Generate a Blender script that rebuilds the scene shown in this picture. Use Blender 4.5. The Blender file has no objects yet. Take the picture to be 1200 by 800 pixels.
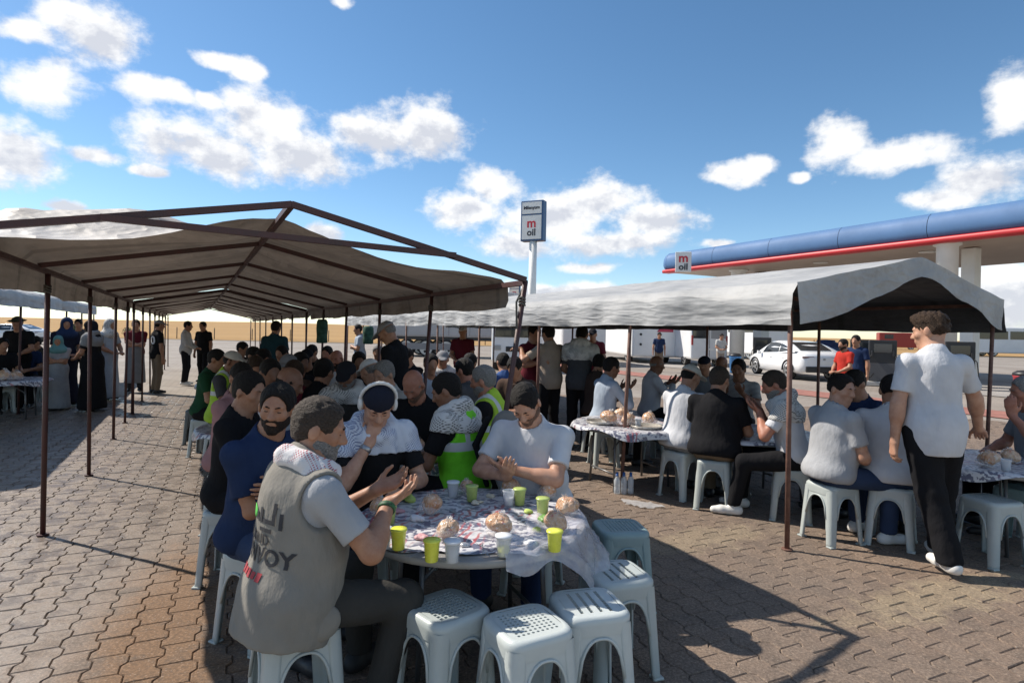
import bpy, bmesh, math, random
import numpy as np
from mathutils import Matrix, Vector
random.seed(7); RNG = np.random.default_rng(7)
SC = bpy.context.scene
COL = SC.collection

# ------------------------------------------------------------------ camera, sky, sun, exposure
F, H, ROLL, HY = 700.0, 1.6, math.radians(1.14), -11.4      # focal length in px of a 1200 px wide frame, eye height
cam = bpy.data.cameras.new('camera'); cam.sensor_width = 36; cam.lens = 36*F/1200
cam.shift_y = HY/1200; cam.clip_start = 0.05; cam.clip_end = 6000
camo = bpy.data.objects.new('camera', cam); COL.objects.link(camo)
camo.matrix_world = Matrix.Translation((0, 0, H)) @ Matrix.Rotation(math.pi/2, 4, 'X') @ Matrix.Rotation(ROLL, 4, 'Z')
SC.camera = camo

SUN = Vector((-0.923, 0.40, 1.0)).normalized()               # towards the sun
sl = bpy.data.lights.new('sun', 'SUN'); sl.energy = 5.0; sl.angle = math.radians(0.55); sl.color = (1.0, 0.92, 0.81)
so = bpy.data.objects.new('sun', sl); COL.objects.link(so)
so.rotation_euler = (-SUN).to_track_quat('-Z', 'Y').to_euler(); so.location = (-20, 10, 30)
SC.view_settings.view_transform = 'Standard'; SC.view_settings.look = 'None'
SC.view_settings.exposure = 0.42; SC.view_settings.gamma = 1.0
SKY_STRENGTH = 0.116
SC.cycles.max_bounces = 5; SC.cycles.diffuse_bounces = 3; SC.cycles.glossy_bounces = 3; SC.cycles.transmission_bounces = 4; SC.cycles.transparent_max_bounces = 6; SC.cycles.caustics_reflective = False; SC.cycles.caustics_refractive = False

W = bpy.data.worlds.new('World'); SC.world = W; W.use_nodes = True
def build_world():
    nt = W.node_tree; N = nt.nodes; L = nt.links; N.clear()
    out = N.new('ShaderNodeOutputWorld'); bg = N.new('ShaderNodeBackground'); bg.inputs[1].default_value = SKY_STRENGTH
    sky = N.new('ShaderNodeTexSky'); sky.sky_type = 'NISHITA'; sky.sun_disc = False
    sky.sun_elevation = math.asin(SUN.z); sky.sun_rotation = math.atan2(SUN.x, SUN.y)
    sky.altitude = 900; sky.air_density = 0.9; sky.dust_density = 0.25; sky.ozone_density = 1.2
    tc = N.new('ShaderNodeTexCoord'); D = tc.outputs['Generated']
    def math_(op, a, b=None, c=None, clamp=False):
        n = N.new('ShaderNodeMath'); n.operation = op; n.use_clamp = clamp
        for i, v in enumerate((a, b, c)):
            if v is None: continue
            if isinstance(v, (int, float)): n.inputs[i].default_value = v
            else: L.new(v, n.inputs[i])
        return n.outputs[0]
    sp = N.new('ShaderNodeSeparateXYZ'); L.new(D, sp.inputs[0])
    az = math_('ARCTAN2', sp.outputs[0], sp.outputs[1])
    el = math_('ARCSINE', sp.outputs[2])
    cmb = N.new('ShaderNodeCombineXYZ'); L.new(az, cmb.inputs[0]); L.new(el, cmb.inputs[1])
    P2 = cmb.outputs[0]
    def noise(vec, scale, detail, rough=0.55, out='Fac', dist=0.0):
        n = N.new('ShaderNodeTexNoise'); n.inputs['Scale'].default_value = scale; n.inputs['Detail'].default_value = detail
        n.inputs['Roughness'].default_value = rough; n.inputs['Distortion'].default_value = dist
        L.new(vec, n.inputs['Vector']); return n.outputs[out]
    # gentle domain warp so that no outline stays an ellipse
    wn = noise(D, 7.0, 4, 0.6, 'Color')
    wv = N.new('ShaderNodeVectorMath'); wv.operation = 'MULTIPLY_ADD'; L.new(wn, wv.inputs[0])
    wv.inputs[1].default_value = (0.06, 0.045, 0); wv.inputs[2].default_value = (-0.03, -0.0225, 0)
    ad = N.new('ShaderNodeVectorMath'); ad.operation = 'ADD'; L.new(P2, ad.inputs[0]); L.new(wv.outputs[0], ad.inputs[1]); PW = ad.outputs[0]
    def pa(x, y):                                             # direction (azimuth, elevation) seen at a place in the photograph
        dx, dy = x-600, y-400; c, s = math.cos(ROLL), math.sin(ROLL)
        v = Vector(((dx*c+dy*s)/F, 1, -((-dx*s+dy*c)-HY)/F)).normalized()
        return math.atan2(v.x, v.y), math.asin(v.z)
    pix = [(305,150,62,44),(250,172,95,32),(345,182,80,34),(440,160,62,34),(505,155,50,38),(200,113,52,13),(245,118,20,10),(112,40,50,36),(75,18,40,22),(48,98,48,28),(18,178,60,30),(106,182,30,10),
           (262,72,36,9),(295,82,26,12),(545,245,52,26),(575,222,40,26),(650,255,80,34),(700,240,60,30),(760,262,70,22),(610,285,60,20),(720,285,80,20),(862,206,44,13),(895,196,18,12),(985,172,42,26),(1045,186,66,18),(940,206,16,6),
           (1196,112,34,36),(1150,210,62,26),(1105,232,46,14),(82,244,24,7),(178,202,24,7),(640,338,120,12),(1185,350,80,50),(845,284,22,6),(372,272,30,12),(400,3,20,9),(25,30,36,14),(690,313,40,8)]
    blobs = []
    for x, y, w, h in pix:
        a, e = pa(x, y); cz = math.cos(a); blobs.append((a, e, w/F*cz*0.98, h/F*0.98))
    best = None; rel = None
    for a, e, w, h in blobs:
        m = N.new('ShaderNodeVectorMath'); m.operation = 'MULTIPLY_ADD'; L.new(PW, m.inputs[0])
        m.inputs[1].default_value = (1/w, 1/h, 0); m.inputs[2].default_value = (-a/w, -e/h, 0)
        ln = N.new('ShaderNodeVectorMath'); ln.operation = 'LENGTH'; L.new(m.outputs[0], ln.inputs[0])
        best = ln.outputs['Value'] if best is None else math_('SMOOTH_MIN', best, ln.outputs['Value'], 0.25)
    dens = math_('SUBTRACT', 1.0, best)                       # > 0 inside the clouds
    b1 = b2 = None                                            # bases of the larger clouds are in shade
    for a, e, w, h in sorted(blobs, key=lambda q: -q[2]*q[3])[:16]:
        m = N.new('ShaderNodeVectorMath'); m.operation = 'MULTIPLY_ADD'; L.new(PW, m.inputs[0]); m.inputs[1].default_value = (1/w, 1/h, 0); m.inputs[2].default_value = (-a/w, -e/h, 0)
        l1 = N.new('ShaderNodeVectorMath'); l1.operation = 'LENGTH'; L.new(m.outputs[0], l1.inputs[0])
        of_ = N.new('ShaderNodeVectorMath'); of_.operation = 'ADD'; L.new(m.outputs[0], of_.inputs[0]); of_.inputs[1].default_value = (0.25, -0.8, 0)
        l2 = N.new('ShaderNodeVectorMath'); l2.operation = 'LENGTH'; L.new(of_.outputs[0], l2.inputs[0])
        b1 = l1.outputs['Value'] if b1 is None else math_('MINIMUM', b1, l1.outputs['Value']); b2 = l2.outputs['Value'] if b2 is None else math_('MINIMUM', b2, l2.outputs['Value'])
    under = math_('MULTIPLY', math_('SUBTRACT', b2, b1), 0.62)
    # the same kind of sky goes on all round, outside the part the photograph shows
    gen = noise(P2, 4.2, 2, 0.5); gd = math_('MULTIPLY', math_('SUBTRACT', gen, 0.56), 5.0)
    ou = math_('MAXIMUM', math_('SUBTRACT', math_('ABSOLUTE', az), 0.80), math_('SUBTRACT', el, 0.56))
    om = N.new('ShaderNodeMapRange'); L.new(ou, om.inputs[0]); om.inputs[1].default_value = 0.0; om.inputs[2].default_value = 0.12
    om.inputs[3].default_value = -3.0; om.inputs[4].default_value = 0.0
    dens = math_('MAXIMUM', dens, math_('ADD', gd, om.outputs[0]))
    sc = N.new('ShaderNodeVectorMath'); sc.operation = 'MULTIPLY'; L.new(P2, sc.inputs[0]); sc.inputs[1].default_value = (1, 1.35, 1)
    f1 = noise(sc.outputs[0], 15, 9, 0.62)
    of = N.new('ShaderNodeVectorMath'); of.operation = 'ADD'; L.new(sc.outputs[0], of.inputs[0]); of.inputs[1].default_value = (-0.012, 0.022, 0)
    f2 = noise(of.outputs[0], 15, 5, 0.60)
    d2 = math_('ADD', dens, math_('MULTIPLY', math_('SUBTRACT', f1, 0.525), 2.05))
    mr = N.new('ShaderNodeMapRange'); mr.interpolation_type = 'SMOOTHSTEP'; L.new(d2, mr.inputs[0])
    mr.inputs[1].default_value = -0.16; mr.inputs[2].default_value = 0.50
    mask = mr.outputs[0]
    relief = math_('MULTIPLY', math_('SUBTRACT', f1, f2), 2.6)
    thick = math_('MULTIPLY', math_('MAXIMUM', dens, 0), 0.16)
    sh = math_('SUBTRACT', math_('SUBTRACT', math_('ADD', 0.92, relief), thick), under, clamp=True)
    ramp = N.new('ShaderNodeValToRGB'); L.new(sh, ramp.inputs[0])
    e0 = ramp.color_ramp.elements; e0[0].position = 0.25; e0[0].color = (4.6, 4.75, 5.2, 1); e0[1].position = 0.86; e0[1].color = (6.9, 6.9, 6.9, 1)
    mx = N.new('ShaderNodeMix'); mx.data_type = 'RGBA'; L.new(math_('MULTIPLY', mask, 0.96), mx.inputs[0])
    hs = N.new('ShaderNodeHueSaturation'); hs.inputs['Saturation'].default_value = 1.16; hs.inputs['Hue'].default_value = 0.494; L.new(sky.outputs[0], hs.inputs['Color'])
    L.new(hs.outputs[0], mx.inputs[6]); L.new(ramp.outputs[0], mx.inputs[7])
    L.new(mx.outputs[2], bg.inputs[0]); L.new(bg.outputs[0], out.inputs[0])
    W.cycles.sampling_method = 'MANUAL'; W.cycles.sample_map_resolution = 512
build_world()

# ------------------------------------------------------------------ places
ANG = math.radians(27.8)                                     # the tents, the paving and the station all run this way
U = Vector((-math.sin(ANG), math.cos(ANG), 0)); V = Vector((math.cos(ANG), math.sin(ANG), 0))
def ST(s, t, z=0.0): return U*s + V*t + Vector((0, 0, z))
def ray(x, y):
    dx, dy = x-600, y-400; c, s = math.cos(ROLL), math.sin(ROLL)
    return Vector(((dx*c+dy*s)/F, 1, -((-dx*s+dy*c)-HY)/F))
def G(x, y, z=0.0):
    v = ray(x, y); k = (z-H)/v.z; return Vector((v.x*k, k, z))
def PY(x, y, Y):
    v = ray(x, y); return Vector((v.x*Y, Y, H+v.z*Y))

# ------------------------------------------------------------------ object helpers
def tag(o, label, cat, group=None, kind=None):
    o['label'] = label; o['category'] = cat
    if group: o['group'] = group
    if kind: o['kind'] = kind
    return o
def empty(name, loc=(0, 0, 0), rz=0.0, sc=1.0):
    o = bpy.data.objects.new(name, None); COL.objects.link(o); o.location = loc; o.rotation_euler = (0, 0, rz)
    o.scale = (sc, sc, sc); o.empty_display_size = 0.1; return o
def link(name, me, m=None, parent=None):
    if m is not None and not me.materials: me.materials.append(m)
    o = bpy.data.objects.new(name, me); COL.objects.link(o)
    if parent is not None: o.parent = parent
    return o
def copy_tree(o, parent=None):
    c = o.copy(); COL.objects.link(c); c.parent = parent
    for ch in list(o.children): copy_tree(ch, c)
    return c
def mesh_np(name, V_, F_, smooth=True):
    V_ = np.asarray(V_, dtype=np.float32); F_ = np.asarray(F_, dtype=np.int32)
    me = bpy.data.meshes.new(name); n, k = F_.shape
    me.vertices.add(len(V_)); me.vertices.foreach_set('co', V_.ravel())
    me.loops.add(n*k); me.loops.foreach_set('vertex_index', F_.ravel())
    me.polygons.add(n); me.polygons.foreach_set('loop_start', np.arange(0, n*k, k, dtype=np.int32))
    me.polygons.foreach_set('loop_total', np.full(n, k, dtype=np.int32))
    if smooth: me.polygons.foreach_set('use_smooth', np.ones(n, dtype=bool))
    me.update(calc_edges=True); return me

class MB:
    """collects simple solids; build() links them as ONE mesh object"""
    def __init__(s): s.v = []; s.f = []; s.mi = []; s.sm = []
    def add(s, vs, fs, mi=0, sm=False):
        o = len(s.v); s.v += [tuple(v) for v in vs]
        for f in fs: s.f.append(tuple(i+o for i in f)); s.mi.append(mi); s.sm.append(sm)
        return s
    def box(s, c, d, mi=0, M=None, bev=0.0):
        x, y, z = d[0]/2, d[1]/2, d[2]/2
        if bev <= 0:
            vs = [Vector((a*x, b*y, e*z)) for a in (-1, 1) for b in (-1, 1) for e in (-1, 1)]
            fs = [(0, 1, 3, 2), (4, 6, 7, 5), (0, 4, 5, 1), (2, 3, 7, 6), (0, 2, 6, 4), (1, 5, 7, 3)]
        else:
            b_ = min(bev, x*.9, y*.9, z*.9)
            bm = bmesh.new(); bmesh.ops.create_cube(bm, size=1.0)
            for v in bm.verts: v.co = Vector((v.co.x*2*x, v.co.y*2*y, v.co.z*2*z))
            bmesh.ops.bevel(bm, geom=list(bm.edges), offset=b_, segments=2, affect='EDGES', profile=0.5)
            bm.verts.index_update(); vs = [v.co.copy() for v in bm.verts]; fs = [tuple(v.index for v in f.verts) for f in bm.faces]; bm.free()
        if M is not None: vs = [M @ v for v in vs]
        return s.add([Vector(c)+v for v in vs], fs, mi)
    def tube(s, pts, r, n=8, mi=0, cap=True, sm=True, sq=False):
        pts = [Vector(p) for p in pts]; rs = r if isinstance(r, (list, tuple)) else [r]*len(pts)
        vs = []; fs = []; prev = None
        for i, p in enumerate(pts):
            d = (pts[min(i+1, len(pts)-1)]-pts[max(i-1, 0)]).normalized()
            if prev is None:
                a = Vector((0, 0, 1)) if abs(d.z) < 0.9 else Vector((1, 0, 0)); x = d.cross(a).normalized()
            else: x = (prev - d*prev.dot(d)).normalized()
            prev = x; y = d.cross(x).normalized()
            for k in range(n):
                a = 2*math.pi*(k+(0.5 if sq else 0))/n; vs.append(p+(x*math.cos(a)+y*math.sin(a))*rs[i])
        for i in range(len(pts)-1):
            for k in range(n): fs.append((i*n+k, i*n+(k+1) % n, (i+1)*n+(k+1) % n, (i+1)*n+k))
        s.add(vs, fs, mi, sm and not sq)
        if cap:
            o = len(s.v)-len(vs); s.f.append(tuple(o+k for k in reversed(range(n)))); s.f.append(tuple(o+(len(pts)-1)*n+k for k in range(n)))
            s.mi += [mi, mi]; s.sm += [False, False]
        return s
    def bar(s, a, b, w, mi=0): return s.tube([a, b], w*0.7071, 4, mi, sq=True)
    def lathe(s, prof, c=(0, 0, 0), n=20, mi=0, cap=True, sm=True):
        vs = []; fs = []; c = Vector(c)
        for r, z in prof:
            for k in range(n): a = 2*math.pi*k/n; vs.append(c+Vector((r*math.cos(a), r*math.sin(a), z)))
        for i in range(len(prof)-1):
            for k in range(n): fs.append((i*n+k, i*n+(k+1) % n, (i+1)*n+(k+1) % n, (i+1)*n+k))
        s.add(vs, fs, mi, sm)
        if cap:
            o = len(s.v)-len(vs); m = len(prof)-1
            s.f.append(tuple(o+k for k in reversed(range(n)))); s.f.append(tuple(o+m*n+k for k in range(n))); s.mi += [mi, mi]; s.sm += [False, False]
        return s
    def prism(s, poly, d, axis='y', mi=0, c=(0, 0, 0)):
        """poly in a plane, extruded by d along axis, centred"""
        n = len(poly); c = Vector(c); vs = []
        for e in (-d/2, d/2):
            for a, b in poly: vs.append(c+(Vector((a, e, b)) if axis == 'y' else Vector((e, a, b)) if axis == 'x' else Vector((a, b, e))))
        fs = [tuple(range(n)), tuple(range(2*n-1, n-1, -1))]+[(i, i+n, (i+1) % n+n, (i+1) % n) for i in range(n)]
        return s.add(vs, fs, mi)
    def grid(s, P, mi=0, sm=True, closed=False):
        """P[i][j] points"""
        n, m = len(P), len(P[0]); vs = [p for row in P for p in row]
        fs = [(i*m+j, i*m+(j+1) % m, (i+1)*m+(j+1) % m, (i+1)*m+j) for i in range(n-1) for j in range(m if closed else m-1)]
        return s.add(vs, fs, mi, sm)
    def mesh(s, name, mats, fix=True):
        me = bpy.data.meshes.new(name); me.from_pydata([tuple(v) for v in s.v], [], s.f)
        for m in (mats if isinstance(mats, (list, tuple)) else [mats]): me.materials.append(m)
        me.polygons.foreach_set('material_index', s.mi); me.polygons.foreach_set('use_smooth', s.sm)
        if fix:
            bm = bmesh.new(); bm.from_mesh(me); bmesh.ops.recalc_face_normals(bm, faces=bm.faces); bm.to_mesh(me); bm.free()
        me.update(); return me
    def build(s, name, mats, parent=None, fix=True): return link(name, s.mesh(name, mats, fix), None, parent)

def text_mesh(txt, size, depth=0.004, bold=0.0, m=None, align='CENTER'):
    cu = bpy.data.curves.new('text', 'FONT'); cu.body = txt; cu.size = size; cu.extrude = depth/2; cu.offset = bold
    cu.align_x = align; cu.align_y = 'CENTER'; cu.resolution_u = 3
    o = bpy.data.objects.new('text', cu); COL.objects.link(o)
    dg = bpy.context.evaluated_depsgraph_get(); me = bpy.data.meshes.new_from_object(o.evaluated_get(dg))
    bpy.data.objects.remove(o); me.materials.clear()
    if m: me.materials.append(m)
    return me

# ------------------------------------------------------------------ materials
MATS = {}
def mat(name, col, rough=0.6, metal=0.0, var=0.0, vscale=6.0, col2=None, bump=0.0, bscale=60.0, spec=0.5, coat=0.0, trans=0.0, alpha=1.0, coord='Object', detail=4.0):
    if name in MATS: return MATS[name]
    m = bpy.data.materials.new(name); m.use_nodes = True; nt = m.node_tree; N = nt.nodes; L = nt.links
    b = N['Principled BSDF']; b.inputs['Base Color'].default_value = (*col, 1); b.inputs['Roughness'].default_value = rough
    b.inputs['Metallic'].default_value = metal; b.inputs['Specular IOR Level'].default_value = spec; b.inputs['Coat Weight'].default_value = coat
    if alpha < 1: b.inputs['Alpha'].default_value = alpha
    if trans > 0: b.inputs['Transmission Weight'].default_value = trans
    tc = N.new('ShaderNodeTexCoord')
    vec = tc.outputs['Object']
    if coord == 'World':
        ge = N.new('ShaderNodeNewGeometry'); vec = ge.outputs['Position']
    if var > 0 or col2:
        n = N.new('ShaderNodeTexNoise'); n.inputs['Scale'].default_value = vscale; n.inputs['Detail'].default_value = detail; n.inputs['Roughness'].default_value = 0.62; L.new(vec, n.inputs['Vector'])
        c2 = col2 if col2 else tuple(c*(1-var) for c in col); c1 = col if col2 else tuple(min(1, c*(1+var)) for c in col)
        mr = N.new('ShaderNodeMapRange'); L.new(n.outputs['Fac'], mr.inputs[0]); mr.inputs[1].default_value = 0.32; mr.inputs[2].default_value = 0.68
        mx = N.new('ShaderNodeMix'); mx.data_type = 'RGBA'; L.new(mr.outputs[0], mx.inputs[0]); mx.inputs[6].default_value = (*c1, 1); mx.inputs[7].default_value = (*c2, 1)
        L.new(mx.outputs[2], b.inputs['Base Color'])
        rr = N.new('ShaderNodeMapRange'); L.new(n.outputs['Fac'], rr.inputs[0]); rr.inputs[3].default_value = max(0.03, rough-0.12); rr.inputs[4].default_value = min(1, rough+0.12)
        L.new(rr.outputs[0], b.inputs['Roughness'])
    if bump > 0:
        n2 = N.new('ShaderNodeTexNoise'); n2.inputs['Scale'].default_value = bscale; n2.inputs['Detail'].default_value = 3; L.new(vec, n2.inputs['Vector'])
        bp = N.new('ShaderNodeBump'); bp.inputs['Strength'].default_value = bump; bp.inputs['Distance'].default_value = 0.01; L.new(n2.outputs['Fac'], bp.inputs['Height']); L.new(bp.outputs[0], b.inputs['Normal'])
    MATS[name] = m; return m
def fabric(name, col, var=0.14, rough=0.92):
    if 'fabric_'+name in MATS: return MATS['fabric_'+name]
    m, t = newmat('fabric_'+name, rough, 0.12); tc = t.node('ShaderNodeTexCoord'); v = tc.outputs['Object']
    mp = t.node('ShaderNodeMapping'); mp.inputs['Scale'].default_value = (1, 1, .42); mp.inputs['Rotation'].default_value = (.35, .5, .2); t.L.new(v, mp.inputs[0])
    big = t.noise(mp.outputs[0], 11, 4, .55); fine = t.noise(v, 160, 2)
    n = t.noise(v, 4.5, 3); t.L.new(t.mix(t.rng(n, .3, .7), tuple(min(1, c*(1+var*.5)) for c in col), tuple(c*(1-var) for c in col)), t.b.inputs['Base Color'])
    t.bump(t.m_('ADD', big, t.m_('MULTIPLY', fine, .03)), 0.7, 0.022); return m
class NT:
    """small node helper"""
    def __init__(s, m): s.m = m; s.N = m.node_tree.nodes; s.L = m.node_tree.links; s.b = s.N['Principled BSDF']
    def node(s, t, **kw):
        n = s.N.new(t)
        for k, v in kw.items(): setattr(n, k, v)
        return n
    def m_(s, op, a, b=None, c=None, clamp=False):
        n = s.N.new('ShaderNodeMath'); n.operation = op; n.use_clamp = clamp
        for i, v in enumerate((a, b, c)):
            if v is None: continue
            if isinstance(v, (int, float)): n.inputs[i].default_value = v
            else: s.L.new(v, n.inputs[i])
        return n.outputs[0]
    def noise(s, vec, scale, detail=4, rough=0.6, out='Fac'):
        n = s.N.new('ShaderNodeTexNoise'); n.inputs['Scale'].default_value = scale; n.inputs['Detail'].default_value = detail; n.inputs['Roughness'].default_value = rough
        if vec is not None: s.L.new(vec, n.inputs['Vector'])
        return n.outputs[out]
    def mix(s, f, a, b):
        n = s.N.new('ShaderNodeMix'); n.data_type = 'RGBA'
        for i, v in ((0, f), (6, a), (7, b)):
            if isinstance(v, (int, float)): n.inputs[i].default_value = v
            elif isinstance(v, tuple): n.inputs[i].default_value = (*v, 1)
            else: s.L.new(v, n.inputs[i])
        return n.outputs[2]
    def rng(s, v, a, b, c=0.0, d=1.0):
        n = s.N.new('ShaderNodeMapRange'); s.L.new(v, n.inputs[0])
        for i, x in enumerate((a, b, c, d)): n.inputs[i+1].default_value = x
        return n.outputs[0]
    def bump(s, h, strength=0.5, dist=0.01):
        n = s.N.new('ShaderNodeBump'); n.inputs['Strength'].default_value = strength; n.inputs['Distance'].default_value = dist
        s.L.new(h, n.inputs['Height']); s.L.new(n.outputs[0], s.b.inputs['Normal'])
def newmat(name, rough=0.7, spec=0.4):
    m = bpy.data.materials.new(name); m.use_nodes = True; t = NT(m); t.b.inputs['Roughness'].default_value = rough; t.b.inputs['Specular IOR Level'].default_value = spec
    MATS[name] = m; return m, t

def make_tarp_mat(name, col, dirt, transl, back, crease=.05):
    m, t = newmat(name, 0.62, 0.3)
    tc = t.node('ShaderNodeTexCoord'); v = tc.outputs['Object']
    n1 = t.noise(v, 1.6, 5, 0.65); n2 = t.noise(v, 9, 4, 0.6); n3 = t.noise(v, 60, 2, 0.5)
    c = t.mix(t.rng(n1, 0.40, 0.72), col, dirt); c = t.mix(t.rng(n2, 0.55, 0.8, 0, 0.35), c, tuple(x*0.72 for x in dirt))
    ge = t.node('ShaderNodeNewGeometry'); cb = t.mix(t.rng(n1, 0.36, 0.70), back, tuple(x*.60 for x in back))     # back face coloured darker; on the grey-white sheet it paints in interior shade
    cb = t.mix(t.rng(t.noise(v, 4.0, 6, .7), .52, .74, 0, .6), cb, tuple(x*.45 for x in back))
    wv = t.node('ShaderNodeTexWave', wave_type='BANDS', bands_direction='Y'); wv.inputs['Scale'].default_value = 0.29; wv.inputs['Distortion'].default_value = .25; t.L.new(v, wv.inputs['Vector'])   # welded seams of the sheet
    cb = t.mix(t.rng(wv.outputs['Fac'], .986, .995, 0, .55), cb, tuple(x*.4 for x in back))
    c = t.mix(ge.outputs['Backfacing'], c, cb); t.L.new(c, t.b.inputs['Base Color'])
    mp = t.node('ShaderNodeMapping'); mp.inputs['Rotation'].default_value = (0.5, 0.35, 0.25); mp.inputs['Scale'].default_value = (2.2, 0.7, 4.2); t.L.new(v, mp.inputs[0])
    cr = t.noise(mp.outputs[0], 1.15, 3, .5); cr = t.m_('SUBTRACT', 1.0, t.m_('ABSOLUTE', t.m_('MULTIPLY', t.m_('SUBTRACT', cr, .5), 4.0)), clamp=True)
    t.bump(t.m_('ADD', t.m_('MULTIPLY', cr, .7), t.m_('ADD', t.m_('MULTIPLY', n2, .04), t.m_('MULTIPLY', n3, 0.02))), 0.8, crease)
    tr = t.node('ShaderNodeBsdfTranslucent'); t.L.new(c, tr.inputs[0]); ms = t.node('ShaderNodeMixShader'); ms.inputs[0].default_value = transl
    out = t.N['Material Output']; t.L.new(t.b.outputs[0], ms.inputs[1]); t.L.new(tr.outputs[0], ms.inputs[2]); t.L.new(ms.outputs[0], out.inputs[0])
    return m
def scarf_mat(name, base, ink, sc=46.0, stripes=False):
    """woven chequer of a checked scarf, with a striped border"""
    m, t = newmat(name, 0.95, 0.1)
    tc = t.node('ShaderNodeTexCoord'); v = tc.outputs['Object']
    w1 = t.node('ShaderNodeTexWave', wave_type='BANDS', bands_direction='DIAGONAL'); w1.inputs['Scale'].default_value = sc*0.5; w1.inputs['Distortion'].default_value = .5; t.L.new(v, w1.inputs['Vector'])
    mp = t.node('ShaderNodeMapping'); mp.inputs['Rotation'].default_value = (0.3, 1.3, 1.6); t.L.new(v, mp.inputs['Vector'])
    w2 = t.node('ShaderNodeTexWave', wave_type='BANDS', bands_direction='DIAGONAL'); w2.inputs['Scale'].default_value = sc*0.5; w2.inputs['Distortion'].default_value = .5; t.L.new(mp.outputs[0], w2.inputs['Vector'])
    chk = t.m_('MULTIPLY', t.rng(w1.outputs['Fac'], 0.45, 0.55), t.rng(w2.outputs['Fac'], 0.35, 0.5)) if not stripes else t.rng(w1.outputs['Fac'], 0.48, 0.60)
    big = t.rng(t.noise(v, 7, 2), 0.44, 0.5)
    f = t.m_('MULTIPLY', chk, big)
    t.L.new(t.mix(t.m_('MULTIPLY', f, .9), base, ink), t.b.inputs['Base Color'])
    t.bump(t.noise(v, 40, 3), 0.4, 0.01); return m
def band_mat(name, col, band, z0, z1, z2=None, z3=None):
    """hi-vis cloth with reflective bands at a height on the garment"""
    m, t = newmat(name, 0.75, 0.3)
    tc = t.node('ShaderNodeTexCoord'); sp = t.node('ShaderNodeSeparateXYZ'); t.L.new(tc.outputs['Object'], sp.inputs[0])
    def inb(a, b, o): return t.m_('MULTIPLY', t.m_('GREATER_THAN', o, a), t.m_('LESS_THAN', o, b))
    f = inb(z0, z1, sp.outputs[2])
    if z2: f = t.m_('MAXIMUM', f, inb(z2, z3, sp.outputs[2]))
    ax = t.m_('ABSOLUTE', sp.outputs[0]); f = t.m_('MAXIMUM', f, t.m_('MULTIPLY', inb(0.085, 0.125, ax), t.m_('GREATER_THAN', sp.outputs[2], z1)), clamp=True)
    n = t.noise(tc.outputs['Object'], 12, 4); c = t.mix(t.rng(n, 0.3, 0.7), col, tuple(x*0.8 for x in col))
    t.L.new(t.mix(f, c, band), t.b.inputs['Base Color']); t.bump(n, 0.3, 0.02); return m
def stripe_mat(name, a, b, sc=30.0, direction='Z'):
    m, t = newmat(name, 0.9, 0.15); tc = t.node('ShaderNodeTexCoord')
    w = t.node('ShaderNodeTexWave', wave_type='BANDS', bands_direction=direction); w.inputs['Scale'].default_value = sc; w.inputs['Distortion'].default_value = 0.6; t.L.new(tc.outputs['Object'], w.inputs['Vector'])
    t.L.new(t.mix(t.rng(w.outputs['Fac'], 0.45, 0.55), a, b), t.b.inputs['Base Color']); return m
# ------------------------------------------------------------------ the ground
def ground_mat():
    m, t = newmat('paved_lot', 0.8, 0.35)
    ge = t.node('ShaderNodeNewGeometry'); v = ge.outputs['Position']
    mp = t.node('ShaderNodeMapping'); mp.inputs['Rotation'].default_value = (0, 0, -PANG-math.pi/2); t.L.new(v, mp.inputs['Vector'])
    br = t.node('ShaderNodeTexBrick'); t.L.new(mp.outputs[0], br.inputs['Vector']); br.inputs['Scale'].default_value = 1.0
    br.inputs['Brick Width'].default_value = 0.19; br.inputs['Row Height'].default_value = 0.15; br.inputs['Mortar Size'].default_value = 0.008
    br.inputs['Color1'].default_value = (0.21, 0.175, 0.145, 1); br.inputs['Color2'].default_value = (0.27, 0.23, 0.195, 1); br.inputs['Mortar'].default_value = (0.13, 0.11, 0.09, 1)
    # near the camera only the sand between the pavers shows
    sp = t.node('ShaderNodeSeparateXYZ'); t.L.new(v, sp.inputs[0])
    n1 = t.noise(v, 0.35, 5); n2 = t.noise(v, 3.0, 5)
    c = t.mix(t.rng(n1, 0.35, 0.7), br.outputs['Color'], (0.31, 0.275, 0.24)); c = t.mix(t.rng(n2, 0.5, 0.8, 0, 0.5), c, (0.19, 0.165, 0.14))
    n3 = t.noise(v, 90, 3); sand = t.mix(t.rng(n3, 0.35, 0.65), (0.36, 0.31, 0.25), (0.17, 0.145, 0.115))
    ln = t.node('ShaderNodeVectorMath', operation='LENGTH'); t.L.new(v, ln.inputs[0])
    t.L.new(t.mix(t.m_('GREATER_THAN', ln.outputs['Value'], 15.5), sand, c), t.b.inputs['Base Color'])
    t.bump(n2, 0.2, 0.02); return m
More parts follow.
